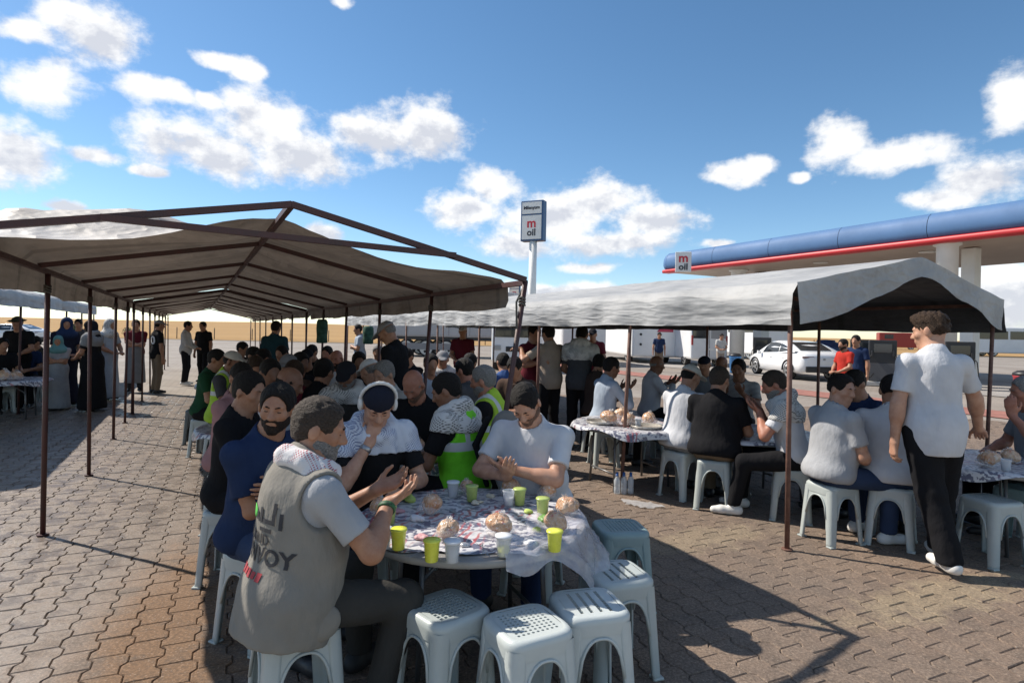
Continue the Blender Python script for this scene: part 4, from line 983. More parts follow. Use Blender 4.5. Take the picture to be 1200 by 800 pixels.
def table(c, R, label, clabel, rfun=None, z=TZ, seg=84, flap=None, grp='round folding tables', seed=1):
    root = empty('round_table', (c[0], c[1], 0), 0.4); tag(root, label, 'table', grp)
    b = MB(); b.lathe([(R-.02, z-.034), (R-.003, z-.030), (R, z-.018), (R, z-.006), (R-.004, z)], n=56); b.build('tabletop', M_TOP, root)
    for k in range(2):
        sx = (-1, 1)[k]
        for sy in (-1, 1):
            g = MB(); g.tube([(sx*R*.52, sy*R*.34, z-.035), (sx*R*.56, sy*R*.40, 0.004)], .0125, 8); g.build('leg', M_TUBE, root)
        g = MB(); g.tube([(sx*R*.54, -R*.37, .17), (sx*R*.54, R*.37, .17)], .011, 8); g.build('crossbar', M_TUBE, root); g = MB(); g.tube([(sx*R*.53, -R*.3, .42), (0, 0, z-.04)], .009, 6); g.build('brace', M_TUBE, root)
    rings = 26; P = []
    for i in range(rings+1):
        row = []; q = (i/rings)**.8
        for k in range(seg):
            a = 2*math.pi*k/seg; rm = rfun(a) if rfun else R+.05+.035*math.sin(3*a+seed)+.02*math.sin(7*a+seed)
            r = rm*q; x, y = math.cos(a)*min(r, R+.006), math.sin(a)*min(r, R+.006)
            zz = z+.004+.0035*(1+fbm2(math.cos(a)*r*9+seed, math.sin(a)*r*9, seed))*min(1, q*3)
            if r > R:
                e = r-R; zz = z+.002-e*.94; out = .008+e*(.22+.18*math.sin(a*9+seed)); x += math.cos(a)*out; y += math.sin(a)*out
            row.append((x, y, zz))
        P.append(row)
    b = MB(); b.grid([list(reversed(r_)) for r_ in P], closed=True); o = b.build('tablecloth', M_CLOTH, None, fix=False); o.location = (c[0], c[1], 0); o.rotation_euler[2] = seed*.7
    tag(o, clabel, 'tablecloth', 'printed plastic sheets spread on the tables'); return root
T1 = Vector((-0.19, 3.06, 0)); R1 = .58
def rf1(a):   # pulled back from the rim at the front, spilling over it elsewhere
    a = (a+.7*1 + math.pi) % (2*math.pi)-math.pi
    d = math.cos(a+math.pi*.52); return R1+.030-.085*max(0, d)**.5+.03*math.sin(5*a)+.02*math.sin(11*a) if d > 0 else R1+.04+.03*math.sin(6*a)
table(T1, R1, 'round folding table in the foreground with its grey rim bare', 'crumpled printed plastic sheet on the foreground round table', rf1)
# clear plastic bag corner hanging over the right edge of the near table
def hanging_film():
    P = []; n, m_ = 40, 30
    for i in range(n+1):
        u = i/n; an = math.radians(-72+88*u); d = Vector((math.cos(an), math.sin(an), 0)); row = []
        hang = .05+.27*math.exp(-((u-.62)/.24)**2)+.03*math.sin(u*17); r0 = R1-.24+.06*math.sin(u*7)
        for j in range(m_+1):
            w = j/m_; rad = r0+(R1+hang-r0)*w; cr = fbm2(u*11+w*3, w*7-u*4, 2)
            if rad < R1: p = T1+d*rad; z = TZ+.014+.010*(1+cr)
            else:
                e = rad-R1; p = T1+d*(R1+.010+e*(.38+.12*math.sin(u*19))+.014*cr*min(1, e*9)); z = TZ+.012-e*.86+.006*cr
            row.append((p.x, p.y, z))
        P.append(row)
    b = MB(); b.grid(P); o = b.build('plastic_sheet_corner', M_CLEAR, None, fix=False); tag(o, 'clear crinkled plastic film hanging over the right edge of the foreground table', 'plastic film')
hanging_film()
M_YEL = mat('yellow_drink', (0.74, 0.76, 0.09), 0.25, spec=.5, var=.08, vscale=30); M_GRN = mat('green_drink', (0.42, 0.52, 0.16), 0.25, spec=.5, var=.1, vscale=30)
M_WHT = mat('white_cup_lid', (0.68, 0.70, 0.73), 0.35); M_CLR = mat('clear_cup', (0.75, 0.78, 0.82), 0.08, spec=.6, alpha=.42)
def cup(p, kind, label, h_=.085, sc=1.0):
    root = empty('cup', p, random.uniform(0, 3), sc); tag(root, label, 'cup', 'plastic drink cups')
    m = {'yellow': M_YEL, 'green': M_GRN, 'white': M_CLR, 'clear': M_CLR, 'jar': M_CLR}[kind]
    b = MB(); b.lathe([(.024, 0), (.027, .002), (.033, h_*.9), (.0345, h_*.93), (.0345, h_), (.031, h_), (.030, h_*.9), (.024, .006)], n=20, cap=False); b.build('cup_wall', m, root)
    if kind in ('white', 'jar', 'clear'):
        b = MB(); f = {'white': .7, 'jar': .45, 'clear': .55}[kind]; b.lathe([(.0225, .004), (.0225+.008*f, h_*f)], n=20); b.build('drink', {'white': M_WHT, 'jar': M_YEL, 'clear': M_WHT}[kind], root)
    else:
        b = MB(); b.lathe([(.0228, .004), (.0300, h_*.86)], n=20); b.build('drink', m, root)
    if kind in ('yellow', 'white', 'jar', 'green'):
        b = MB(); b.lathe([(.0365, h_-.004), (.0375, h_), (.036, h_+.005), (.012, h_+.0055)], n=20); b.build('lid', m if kind in ('yellow', 'green') else M_WHT, root)
def tp(x, y, z=TZ+.008): return tuple(G(x, y, z))
for x, y, k, l in [(467, 643, 'yellow', 'yellow lidded drink cup at the left front of the foreground table'), (506, 657, 'yellow', 'yellow lidded drink cup nearest the front rim of the table'),
        (650, 645, 'yellow', 'yellow drink cup at the right of the foreground table under bread bags'), (450, 642, 'white', 'clear cup with white lid left of the yellow cup at table edge'),
        (530, 658, 'white', 'clear cup with white lid right of the front yellow cup'), (553, 587, 'green', 'green drink cup at the back of the foreground table'),
        (531, 582, 'white', 'pale clear cup left of the green cup at table back'), (596, 592, 'clear', 'clear cup under the bread bag before the white-shirted man'),
        (609, 591, 'green', 'green cup right of a clear cup before the white-shirted man'), (636, 603, 'green', 'green cup in the back right group on the foreground table'),
        (456, 614, 'green', 'green cup before the left bread bag near the grey vest'), (590, 651, 'jar', 'half-empty yellow drink in a clear cup at the front right')]:
    cup(tp(x, y), k, l)
def bread_mat():
    m, t = newmat('bread_in_plastic', 0.22, 0.6); tc = t.node('ShaderNodeTexCoord'); v = tc.outputs['Object']
    n1 = t.noise(v, 26, 4, .65); n2 = t.noise(v, 60, 4, .7); c = t.mix(t.rng(n1, .38, .62), (0.52, 0.25, 0.11), (0.66, 0.47, 0.32))
    c = t.mix(t.rng(n2, .55, .68, 0, .85), c, (0.80, 0.74, 0.70)); c = t.mix(t.rng(t.noise(v, 34, 2), .62, .70, 0, .7), c, (0.50, 0.10, 0.09)); t.L.new(c, t.b.inputs['Base Color'])
    t.b.inputs['Coat Weight'].default_value = .5; t.b.inputs['Coat Roughness'].default_value = .12; t.bump(t.m_('ADD', n1, n2), .9, .012); return m
M_BREAD = bread_mat(); BREADS = []
for k in range(3):
    S = SDF(); r = random.Random(k+4)
    for j in range(4): S.el((r.uniform(-.03, .03), r.uniform(-.025, .025), .035+r.uniform(0, .03)), (r.uniform(.035, .05), r.uniform(.032, .045), r.uniform(.028, .04)), rotz(r.uniform(0, 3)), .02)
    S.plane((0, 0, 0), (0, 0, -1)); BREADS.append(S.mesh('bread', .005, .004, .035, k)); BREADS[-1].materials.append(M_BREAD)
M_FILM = mat('bag_film', (0.85, 0.83, 0.82), .12, spec=.6, alpha=.30, bump=.8, bscale=60)
def bread_bag(p, label, sc=1.0, k=0):
    o = bpy.data.objects.new('bread_bag', None); COL.objects.link(o); o.location = p; o.scale = (sc,)*3; o.rotation_euler[2] = random.uniform(0, 6.2); tag(o, label, 'bread bag', 'bags of bread on the tables')
    link('bread', BREADS[k % 3], None, o)
    b = MB(); P = []
    for i in range(7):
        w = i/6; r = .062*math.sin(math.pi*min(1, .35+w*.6))*(1-.55*w)+.004; P.append([(r*math.cos(a)*(1+.12*math.sin(5*a+i)), r*math.sin(a)*(1+.12*math.cos(4*a)), .010+.085*w+.006*math.sin(7*a+i)) for a in [2*math.pi*q/18 for q in range(18)]])
    P.append([(x*1.6+.012, y*1.5+.006*math.sin(9*x*100), z+.012) for x, y, z in P[-1]]); b.grid(P, closed=True); b.build('bag', M_FILM, o, fix=False)
for i, (x, y, s_, l) in enumerate([(447, 603, 1.0, 'bread bag on the left of the table nearest the grey vest'), (503, 601, 1.05, 'bread bag at the left back beside a purple printed patch'), (524, 632, 1.0, 'bread bag behind the front white-lidded cup'),
        (587, 627, 1.1, 'tall bread bag in the sunlit middle front of the table'), (597, 579, 1.05, 'bread bag before the praying hands of the white-shirted man'), (640, 583, 1.0, 'bread bag at the back right beside the navy jeans'),
        (663, 604, 1.1, 'rightmost bread bag on the foreground table'), (653, 622, 1.05, 'bread bag right behind the right yellow cup'), (545, 577, .85, 'small dark bread bag at the back centre of the table')]):
    bread_bag(tp(x, y), l, s_*.95, i)
def crumple(p, label, m, sc=.05, name='napkin', seed=0, cat='napkin'):
    S = SDF(); r = random.Random(seed)
    for j in range(4): S.el((r.uniform(-.03, .03), r.uniform(-.03, .03), .012), (r.uniform(.02, .035), r.uniform(.016, .03), r.uniform(.008, .022)), rotz(r.uniform(0, 3)), .012)
    S.plane((0, 0, 0), (0, 0, -1)); o = link(name, S.mesh(name, .0045, .004, .03, seed), m); o.location = p; o.scale = (sc/.05,)*3; tag(o, label, cat, 'crumpled napkins and wrappers')
crumple(tp(478, 586), 'lime green wrapper at the left back of the foreground table', mat('lime_paper', (.42, .52, .12), .6), .05, 'wrapper', 1, 'wrapper')
crumple(tp(640, 612), 'dark green wrapper below the right back bread bags', mat('green_paper', (.12, .26, .05), .5), .06, 'wrapper', 2, 'wrapper')
crumple(tp(489, 610), 'white crumpled napkin in the middle left of the foreground table', mat('white_paper', (.7, .7, .72), .7), .04, 'napkin', 3)
crumple(tp(575, 612), 'white crumpled napkin in the centre of the foreground table', MATS['white_paper'], .035, 'napkin', 4)
crumple(tp(620, 640), 'flattened white napkin left of the right yellow cup', MATS['white_paper'], .045, 'napkin', 6)
r_ = random.Random(21); PAP = [MATS['white_paper'], mat('pink_paper', (.55, .30, .32), .6), mat('cream_paper', (.62, .55, .42), .6), MATS['lime_paper'], mat('silver_foil', (.5, .5, .52), .3, metal=.6)]
for k, (x, y, l) in enumerate([(520, 612, 'pale scrap in the shade left of the table centre'), (468, 600, 'pink scrap beside the left bread bag'), (560, 590, 'scrap of foil near the green cup at the table back'), (618, 600, 'cream scrap between the back right bread bags'),
        (545, 640, 'white scrap in the sun behind the front cups'), (600, 632, 'pink scrap right of the tall bread bag'), (495, 632, 'foil scrap behind the front yellow cup'), (575, 582, 'lime scrap before the praying white-shirted man'), (630, 622, 'cream scrap beside the right spoon'), (440, 622, 'foil scrap at the far left rim of the table')]):
    crumple(tp(x, y), l, PAP[k % 5], r_.uniform(.022, .036), 'food_wrapper', 30+k, 'wrapper')
M_CUT = mat('grey_cutlery', (.30, .31, .33), .3, metal=.3)
def spoon(a, b_, label):
    a, b_ = Vector(tp(*a)), Vector(tp(*b_)); d = (b_-a).normalized(); w = Vector((-d.y, d.x, 0)); m = MB(); P = []
    for i in range(9):
        q = i/8; wd = .0035+(.014*math.sin(math.pi*max(0, (q-.66)/.34)) if q > .66 else 0); p = a.lerp(b_, q)+Vector((0, 0, .006+.004*math.sin(q*6))); P.append([p-w*wd, p-Vector((0, 0, .003 if q > .7 else 0)), p+w*wd])
    m.grid(P); o = m.build('spoon', M_CUT, None, fix=False); tag(o, label, 'spoon', 'plastic spoons on the foreground table')
spoon((572, 652), (560, 633), 'grey spoon standing out on the sunlit front of the cloth'); spoon((480, 655), (508, 640), 'dark spoon between the yellow cups at the table front'); spoon((545, 612), (528, 596), 'spoon lying left of the table centre in shade')
spoon((590, 604), (565, 599), 'spoon lying behind the middle bread bag'); spoon((612, 628), (635, 636), 'spoon beside the right yellow cup')

# other tables
table(G(500, 527, TZ), .55, 'round table behind the keffiyeh man laid with bread', 'printed plastic sheet on the table before the hi-vis man', None, seed=2)
for i, (x, y, s_, l) in enumerate([(498, 520, 1.2, 'bread bag on the second table left of the hi-vis man'), (508, 528, 1.2, 'bread bag nearest the elbow of the hi-vis man'), (490, 530, 1.1, 'bread bag on the second table by the keffiyeh fringe')]): bread_bag(tp(x, y), l, s_, i)
crumple(tp(500, 540), 'lime wrapper on the second table below its bread bags', MATS['lime_paper'], .09, 'wrapper', 8, 'wrapper')
table(ST(6.2, .55), .55, 'round table in the middle of the near tent among the crowd', 'plastic sheet on the crowded table in the near tent', None, seed=3)
table(ST(8.6, .55), .55, 'third round table deep inside the near tent', 'plastic sheet on the third table inside the near tent', None, seed=4)
table(ST(11.0, .55), .55, 'farthest round table inside the near tent', 'plastic sheet on the farthest table in the near tent', None, seed=5)
table(PY(738, 500, 6.4), .60, 'round table with trays left of the white-capped diner', 'plastic sheet on the table left of the white-capped diner', None, seed=6)
table(PY(888, 505, 5.95), .60, 'round table between the black-shirted back and the keffiyeh wearer', 'printed plastic sheet between the black-shirted back and the keffiyeh wearer', None, seed=7)
table(PY(1172, 540, 4.75), .55, 'round table the young standing man rests his hand on', 'printed plastic sheet under the young standing man\'s hand', None, seed=8)
table(PY(8, 440, 9.9), .60, 'round table at the left edge under the left tent', 'plastic sheet on the left edge table with bread', None, seed=9)
def onY(x, y, Y, z=TZ+.01): p = PY(x, y, Y); return (p.x, p.y, z)
for i, (x, Y, s_, l) in enumerate([(715, 6.25, 1.5, 'heap of bread at the left of the tray table'), (738, 6.2, 1.3, 'bread bag in the middle of the tray table'), (762, 6.35, 1.3, 'bread bag at the right of the tray table'), (728, 6.6, 1.4, 'bread bag at the far side of the tray table'),
        (895, 5.75, 1.0, 'bread bag before the wearer of the black and white scarf'), (872, 5.8, 1.0, 'bread bag beside the black-shirted back'), (1158, 4.55, 1.2, 'bread under the hand of the young standing man'), (1185, 4.7, 1.1, 'bread bag at the right edge of the right table'), (6, 9.7, 1.8, 'bread bags on the table at the left frame edge'), (18, 9.8, 1.5, 'bread bag at the right rim of the left edge table')]):
    bread_bag(onY(x, 500, Y), l, s_, i)
for x, Y, k, l in [(876, 5.6, 'white', 'pale cup before the wearer of the black and white scarf'), (748, 6.1, 'white', 'pale cup on the tray table'), (1180, 4.4, 'clear', 'clear cup at the near rim of the right table')]: cup(onY(x, 500, Y), k, l)
def tray(p, label):
    b = MB(); b.lathe([(.10, 0), (.155, .004), (.165, .028), (.16, .028), (.15, .008), (.01, .006)], n=28); o = b.build('food_tray', mat('foil_tray', (.5, .47, .42), .35, metal=.5, var=.3, vscale=30)); o.location = p; tag(o, label, 'tray', 'trays of food')
tray(onY(705, 500, 6.35), 'round tray under the bread heap on the tray table'); tray(onY(757, 500, 6.1), 'round tray at the right near side of the tray table')
# litter and bottles
def litter():
    P = []; r = random.Random(8)
    for i in range(15):
        row = []
        for j in range(11):
            u, w = i/14-.5, j/10-.5; row.append((u*.34*(1+.25*math.sin(w*5)), w*.17*(1+.3*math.sin(u*7+1)), .006+.008*(1+fbm2(u*9, w*9, 3))))
        P.append(row)
    b = MB(); b.grid(P); o = b.build('plastic_bag', mat('milky_bag', (.55, .55, .56), .3, alpha=.55, bump=.4, bscale=30), None, fix=False); p = G(752, 592); o.location = (p.x, p.y, 0); o.rotation_euler[2] = -.5; tag(o, 'flattened clear plastic bag lying on the sunlit pavers', 'plastic bag')
litter()
def bottle(p, label):
    root = empty('water_bottle', p); tag(root, label, 'bottle', 'water bottles under the tray table')
    b = MB(); b.lathe([(.028, 0), (.031, .004), (.031, .06), (.028, .068), (.031, .076), (.031, .13), (.014, .165), (.0125, .175)], n=14); b.build('bottle_body', mat('clear_bottle', (.70, .75, .80), .1, spec=.6, alpha=.5), root)
    b = MB(); b.lathe([(.0145, .174), (.0145, .192)], n=12); b.build('cap', mat('blue_cap', (.05, .15, .45), .4), root)
for i in range(6): bottle(tuple(PY(724+(i % 3)*8, 530, 6.0+.09*(i//3)))[:2]+(0.0,), 'small water bottle in a cluster on the ground under the tray table')

# ------------------------------------------------------------------ people
C = dict(black=fabric('black', (.013, .013, .015)), white=fabric('white', (.56, .57, .60)), offwhite=fabric('off_white', (.46, .45, .43)), navy=fabric('navy', (.020, .035, .085)), lgrey=fabric('light_grey', (.36, .37, .39)),
    grey=fabric('grey', (.24, .25, .265)), vest=fabric('taupe', (.235, .22, .195)), pink=fabric('dusty_pink', (.36, .20, .20)), teal=fabric('teal_dark', (.02, .055, .07)), red=fabric('red', (.42, .035, .025)), maroon=fabric('maroon', (.13, .02, .03)),
    beige=fabric('beige', (.34, .28, .23)), olive=fabric('olive', (.07, .075, .04)), jeans=fabric('jeans', (.035, .055, .11)), khaki=fabric('khaki', (.20, .155, .11)), brown=fabric('brown', (.07, .045, .035)), blue=fabric('mid_blue', (.05, .10, .26)),
    charcoal=fabric('charcoal', (.045, .043, .04)), lblue=fabric('pale_blue', (.36, .42, .50)), dgrey=fabric('dark_grey', (.07, .07, .075)), tealscarf=fabric('teal_scarf', (.12, .26, .27)), green=fabric('dark_green', (.02, .07, .035)))
K_RED = scarf_mat('red_white_scarf', (.66, .64, .64), (.40, .03, .05), 84); K_BLUE = scarf_mat('blue_white_scarf', (.56, .60, .68), (.05, .075, .22), 84); K_BLK = scarf_mat('black_white_scarf', (.60, .59, .57), (.015, .015, .018), 56)
HIVIS = band_mat('hi_vis_green', (.20, .75, .03), (.55, .57, .58), .80, .86, .96, 1.0)
HIVIS2 = band_mat('hi_vis_yellow', (.40, .62, .05), (.55, .57, .58), .80, .85)
SHW = mat('shoe_white', (.70, .69, .66), .5); SHG = mat('shoe_grey', (.30, .30, .31), .6)
def face(hd): a = math.radians(hd); return Vector((math.sin(a), math.cos(a), 0))
def at(px, Y, heading, lean):
    p = PY(px, 480, Y); return (p.x, p.y) if lean is None else tuple((Vector((p.x, p.y, 0))-face(heading)*(.62*math.sin(lean)+.03))[:2])
def at2(px, py, Y, heading, lean):
    p = PY(px, py, Y); return tuple((Vector((p.x, p.y, 0))-face(heading)*(.62*math.sin(lean)+.03))[:2])
def to_local(w, xy, heading, sc=1.0):
    d = Vector((w[0]-xy[0], w[1]-xy[1], 0)); f = face(heading); r = Vector((f.y, -f.x, 0)); return (d.dot(r)/sc, d.dot(f)/sc, w[2]/sc)
NEARG = 'men seated round the foreground table'
# 1 the man in the grey vest
xy = at2(370, 503, 2.42, 46, .10)
VM = person('man in taupe vest and red-checked scarf praying with open palms', xy, 46, q='near', lean=.10, yaw=-.55, pitch=.18, skin='tan', hair='salt', hstyle='short', beard='grey', top=C['lgrey'], legs=C['charcoal'], belly=.025, wide=1.04, group=NEARG,
    arms={'base': 'pray', 'L': ((.02, .36, .90), (.35, .72, .30), (.3, -.5, .8), .45), 'R': ((.16, .34, .88), (.05, .85, .35), (-.3, -.4, .85), .5)}, feet=[(-.22, .44, .075), (.16, .30, .075)], shoe=mat('shoe_dark', (.025, .024, .024), .6))
def vmv(S):
    VM.torso(S, .030); S.el(VM.T(0, -.005, -.01), (.205, .172, .17), VM.Mt, .06); S.el(VM.T(0, -.02, -.11), (.205, .182, .14), VM.Mt, .06)
    for k in 'LR':
        sh = VM.A[k][0]; o = unit(sh-VM.T(0, 0, .436)); S.rc(sh+o*.075-np.array([0, 0, .03]), sh+o*.22-np.array([0, 0, .09]), .125, .16, .012, True)
    S.rc(VM.T(0, .04, .50), VM.T(0, .07, .64), .085, .11, .01, True); S.rc(VM.T(0, .19, .58), VM.T(0, .26, -.05), .09, .05, .02, True); S.plane(VM.T(0, 0, -.14), VM.Mt@unit((0, -.1, -1)))
vest_o = clothing(VM, 'vest', vmv, C['vest'], .0085, .007, .20, 5)
scarf(VM, K_RED, .007, tails=False, r=.040, seed=3, shawl=.455, arm=False)
def patch(B, pts, r, name, m, k=.012):
    def fn(S):
        for a, b_ in pts: S.rc(a, b_, r, r, k)
    return clothing(B, name, fn, m, .006, .002, .05)
clothing(VM, 'vest_pocket', lambda S: S.el(VM.T(.190, .035, -.045), (.028, .08, .07), VM.Mt @ rotz(-.25), .02), C['vest'], .0075, .003, .08)
w = VM.A['R'][2]; e_ = VM.A['R'][1]
b = MB(); d_ = Vector(unit(w-e_)); pc = Vector(w)-d_*.03
b.tube([pc-d_*.012, pc-d_*.008, pc+d_*.008, pc+d_*.012], [.034, .037, .037, .034], 16); b.build('wristband', mat('green_band', (.03, .17, .05), .6, var=.6, vscale=60, col2=(.02, .02, .02)), VM.root)
def decal(B, target, me, origin, right, up, nrm, name, m, off=.0035):
    """lay flat lettering on the cloth"""
    from mathutils.bvhtree import BVHTree
    t = target.data; tree = BVHTree.FromPolygons([v.co.copy() for v in t.vertices], [tuple(p.vertices) for p in t.polygons])
    bm = bmesh.new(); bm.from_mesh(me); bmesh.ops.triangulate(bm, faces=bm.faces); bmesh.ops.subdivide_edges(bm, edges=[e for e in bm.edges if e.calc_length() > .018], cuts=1); bm.to_mesh(me); bm.free()
    o_, r_, u_, n_ = [Vector(tuple(x)) for x in (origin, right, up, nrm)]
    for v in me.vertices:
        p = o_+r_*v.co.x+u_*v.co.y+n_*.4; h_ = tree.ray_cast(p, -n_, .8); v.co = (h_[0]+n_*(off+v.co.z*.3)) if h_[0] is not None else (o_+r_*v.co.x+u_*v.co.y)
    me.materials.clear(); me.materials.append(m); return link(name, me, None, B.root)
BR = VM.Mt@np.array([1.0, 0, 0]); BU = VM.Mt@np.array([0, 0, 1.0]); BN = VM.Mt@np.array([0, -1.0, 0])
INK = mat('print_ink', (.03, .03, .035), .8); INKR = mat('print_red', (.35, .04, .05), .8); INKG = mat('print_green', (.10, .50, .08), .8)
decal(VM, vest_o, text_mesh('CONVOY', .085, .001, .002), VM.T(-.01, 0, .185), BR, BU, BN, 'back_lettering', INK)
decal(VM, vest_o, text_mesh('SUMUD', .055, .001, .001), VM.T(-.02, 0, .245), BR, BU, BN, 'back_lettering', INK)
b = MB()
for i in range(6): b.box((-.10+.034*i, 0, 0), (.024, .030 if i % 2 else .024, .001))
decal(VM, vest_o, b.mesh('bar', INKR), VM.T(-.01, 0, .115), BR, BU, BN, 'red_print_line', INKR)
b = MB(); b.lathe([(.001, -.0005), (.045, -.0005), (.045, .0005), (.001, .0005)], n=20); me_ = b.mesh('dot', INKG)
for v in me_.vertices: v.co.y *= .55
decal(VM, vest_o, me_, VM.T(-.065, 0, .335), BR, BU, BN, 'green_emblem', INKG)
b = MB()
for (x, y, w_, h_) in [(0, 0, .10, .016), (.042, .035, .016, .075), (-.03, .022, .016, .05), (.0, -.032, .07, .014), (-.062, .012, .014, .034), (.075, .01, .014, .06)]: b.box((x, y, 0), (w_, h_, .001))
decal(VM, vest_o, b.mesh('script', INK), VM.T(.045, 0, .315), BR, BU, BN, 'script_emblem', INK)
# 2 navy shirt, dark beard
xy = at2(320, 490, 3.05, 120, .12)
NM = person('bearded man in navy T-shirt looking back over his shoulder', xy, 112, q='near', lean=.12, yaw=-1.05, pitch=.08, skin='tan', hair='black', beard='black', top=C['navy'], legs=C['jeans'], wide=1.12, belly=.03, arms='fold', group=NEARG)
# 3 blue-white keffiyeh, hand to his face
xy = at2(442, 478, 3.42, 152, .24)
KM = person('man with blue checked scarf and white headset covering his mouth', xy, 152, q='near', lean=.22, yaw=-.15, pitch=.38, skin='light', hair='black', hstyle='bandcap', top=C['black'], legs=C['black'], group=NEARG, wide=1.04,
    arms={'R': (lambda T, Hd: Hd(.045, .150, -.155), (-.40, -.15, 1), (-.25, -1, -.1), .22, (.8, .1, -.9)), 'L': ((-.10, .36, .74), (.5, .75, -.2), (.6, 0, -.6), 1.0)})
scarf(KM, K_BLUE, .0075, tails=True, shawl=.34, r=.036, seed=2)
S = SDF(); n_ = 12
for i in range(n_): a, c_ = math.pi*i/n_-.1, math.pi*(i+1)/n_-.1; S.rc(KM.Hd(.101*math.cos(a), -.02, .03+.118*math.sin(a)), KM.Hd(.101*math.cos(c_), -.02, .03+.118*math.sin(c_)), .010, .010, .004)
for d in (-1, 1): S.el(KM.Hd(d*.095, -.015, -.004), (.018, .034, .040), KM.Mh, .01)
link('headset', S.mesh('headset', .0055), mat('white_headset', (.66, .66, .64), .4), KM.root)
b = MB(); w, e_ = Vector(KM.A['R'][2]), Vector(KM.A['R'][1]); d_ = (w-e_).normalized(); b.tube([w-d_*.045, w-d_*.041, w-d_*.022, w-d_*.018], [.031, .0345, .0345, .031], 16); b.build('wristwatch', mat('steel_watch', (.35, .35, .36), .3, metal=.8), KM.root)
ph = MB(); ph.box((0, 0, 0), (.072, .009, .148), 0, None, .004); pho = ph.build('mobile_phone', mat('phone_black', (.02, .02, .022), .25)); wl = KM.root.matrix_basis @ Vector(tuple(KM.A['L'][2]+np.array([.05, .07, .03]))); pho.location = wl; pho.rotation_euler = (.5, .3, .4); tag(pho, 'dark mobile phone held low by the man in the blue scarf', 'phone')
# 4 white T-shirt, head bowed
xy = at2(618, 488, 3.62, 205, .20)
WT = person('man in white T-shirt bowing his head over cupped hands', xy, 205, q='near', lean=.17, yaw=.12, pitch=.62, roll=.08, skin='light', hair='black', hstyle='crop', beard='stubble', top=C['white'], legs=C['navy'], wide=1.16, belly=.05, group=NEARG,
    arms={'L': ((.01, .33, .80), (.75, .4, .25), (.1, -.4, 1), .35, (-.9, .1, -.6)), 'R': ((.04, .35, .76), (-.35, .5, .55), (-.2, -.6, .8), .40, (.9, .1, -.6))})
# 5 hi-vis with backpack
xy = at2(524, 452, 4.15, 285, .20)
HV = person('man in bright green vest and chequered scarf with a backpack', xy, 292, q='mid', lean=.18, yaw=.25, pitch=.25, skin='dark', hair='black', top=C['black'], group='diners in the near tent', wide=1.08)
vest(HV, HIVIS, .012, hem=-.10, o=.026); scarf(HV, K_BLK, .010, tails=False, r=.048, shawl=.40)
def backpack():
    f = face(292); p = Vector((xy[0], xy[1], 0))-f*.30; root = empty('backpack', (p.x, p.y, .50), -math.radians(292)); tag(root, 'grey and black backpack on the back of the green-vested man', 'backpack')
    S = SDF(); S.el((0, .02, .30), (.16, .10, .26), None, .03).el((0, -.02, .18), (.155, .10, .17), None, .05).el((0, .0, .46), (.12, .085, .10), None, .05); o = link('bag', S.mesh('bag', .012, .005, .1), None, root)
    m, t = newmat('backpack_cloth', .85, .2); tc = t.node('ShaderNodeTexCoord'); sp = t.node('ShaderNodeSeparateXYZ'); t.L.new(tc.outputs['Object'], sp.inputs[0]); t.L.new(t.mix(t.rng(sp.outputs[2], .25, .27), (.022, .022, .026), (.21, .195, .17)), t.b.inputs['Base Color']); o.data.materials.append(m)
    S = SDF(); S.el((0, -.095, .20), (.11, .05, .12), None, .02); link('front_pocket', S.mesh('front_pocket', .012, .003, .1), C['dgrey'], root)
    for d in (-1, 1): S = SDF(); S.rc((d*.10, .10, .52), (d*.13, .17, .35), .022, .022, .01).rc((d*.13, .17, .35), (d*.14, .08, .10), .022, .018, .01); link('strap', S.mesh('strap', .011), C['black'], root)
backpack()
CR = 'diners in the near tent'; CB = 'diners in the right tent'
def sit(label, px, py, Y, hd, lean=.14, q='mid', **kw):
    return person(label, at2(px, py, Y, hd, lean), hd, q=q, lean=lean, **kw)
B = sit('grey-haired man with hi-vis straps seated behind the backpack', 568, 440, 4.95, 285, .10, skin='red', hair='grey', beard='grey', top=C['black'], group=CR, wide=1.08, belly=.03); vest(B, HIVIS2, .014, o=.026)
sit('bald man in black polo looking down at his phone', 487, 450, 4.75, 195, .22, pitch=.5, skin='red', hair='grey', hstyle='bald', beard='stubble', top=C['black'], arms='front' if False else 'lap', group=CR, wide=1.05)
sit('dark-haired man in black shirt just behind the navy shirt', 290, 470, 3.80, 88, .12, yaw=-.3, top=C['black'], group=CR)
sit('smiling man in dusty pink shirt at the left edge of the crowd', 283, 437, 4.7, 95, .10, yaw=-.7, pitch=0, hair='black', hstyle='crop', beard='stubble', top=C['pink'], group=CR, wide=1.05, belly=.03)
sit('bald man in white shirt leaning to his right', 336, 446, 4.55, 80, .18, yaw=-.1, pitch=.25, skin='dark', hair='black', hstyle='bald', top=C['white'], group=CR, legs=C['black'])
sit('man in dark shirt and glasses between pink shirt and bald head', 316, 438, 5.3, 120, .12, yaw=-.2, skin='dark', top=C['dgrey'], group=CR, q='low')
B = sit('man in yellow hi-vis vest and pale cap', 272, 416, 7.0, 90, .14, hstyle='cap', skin='dark', top=C['dgrey'], group=CR, q='mid', arms='table'); vest(B, HIVIS2, .015)
sit('man in dark green top left of the yellow hi-vis cap', 253, 424, 7.4, 85, .16, top=C['green'], group=CR, q='low')
sit('dark-haired man behind the pale cap', 297, 408, 8.4, 100, .1, top=C['dgrey'], group=CR, q='low')
sit('man in brown shirt turned towards the pale cap', 309, 414, 7.6, 215, .1, skin='red', top=C['brown'], group=CR, q='low')
sit('man in olive shirt low behind the pink shoulder', 299, 428, 6.2, 150, .2, pitch=.4, top=C['olive'], hair='brown', group=CR, q='low')
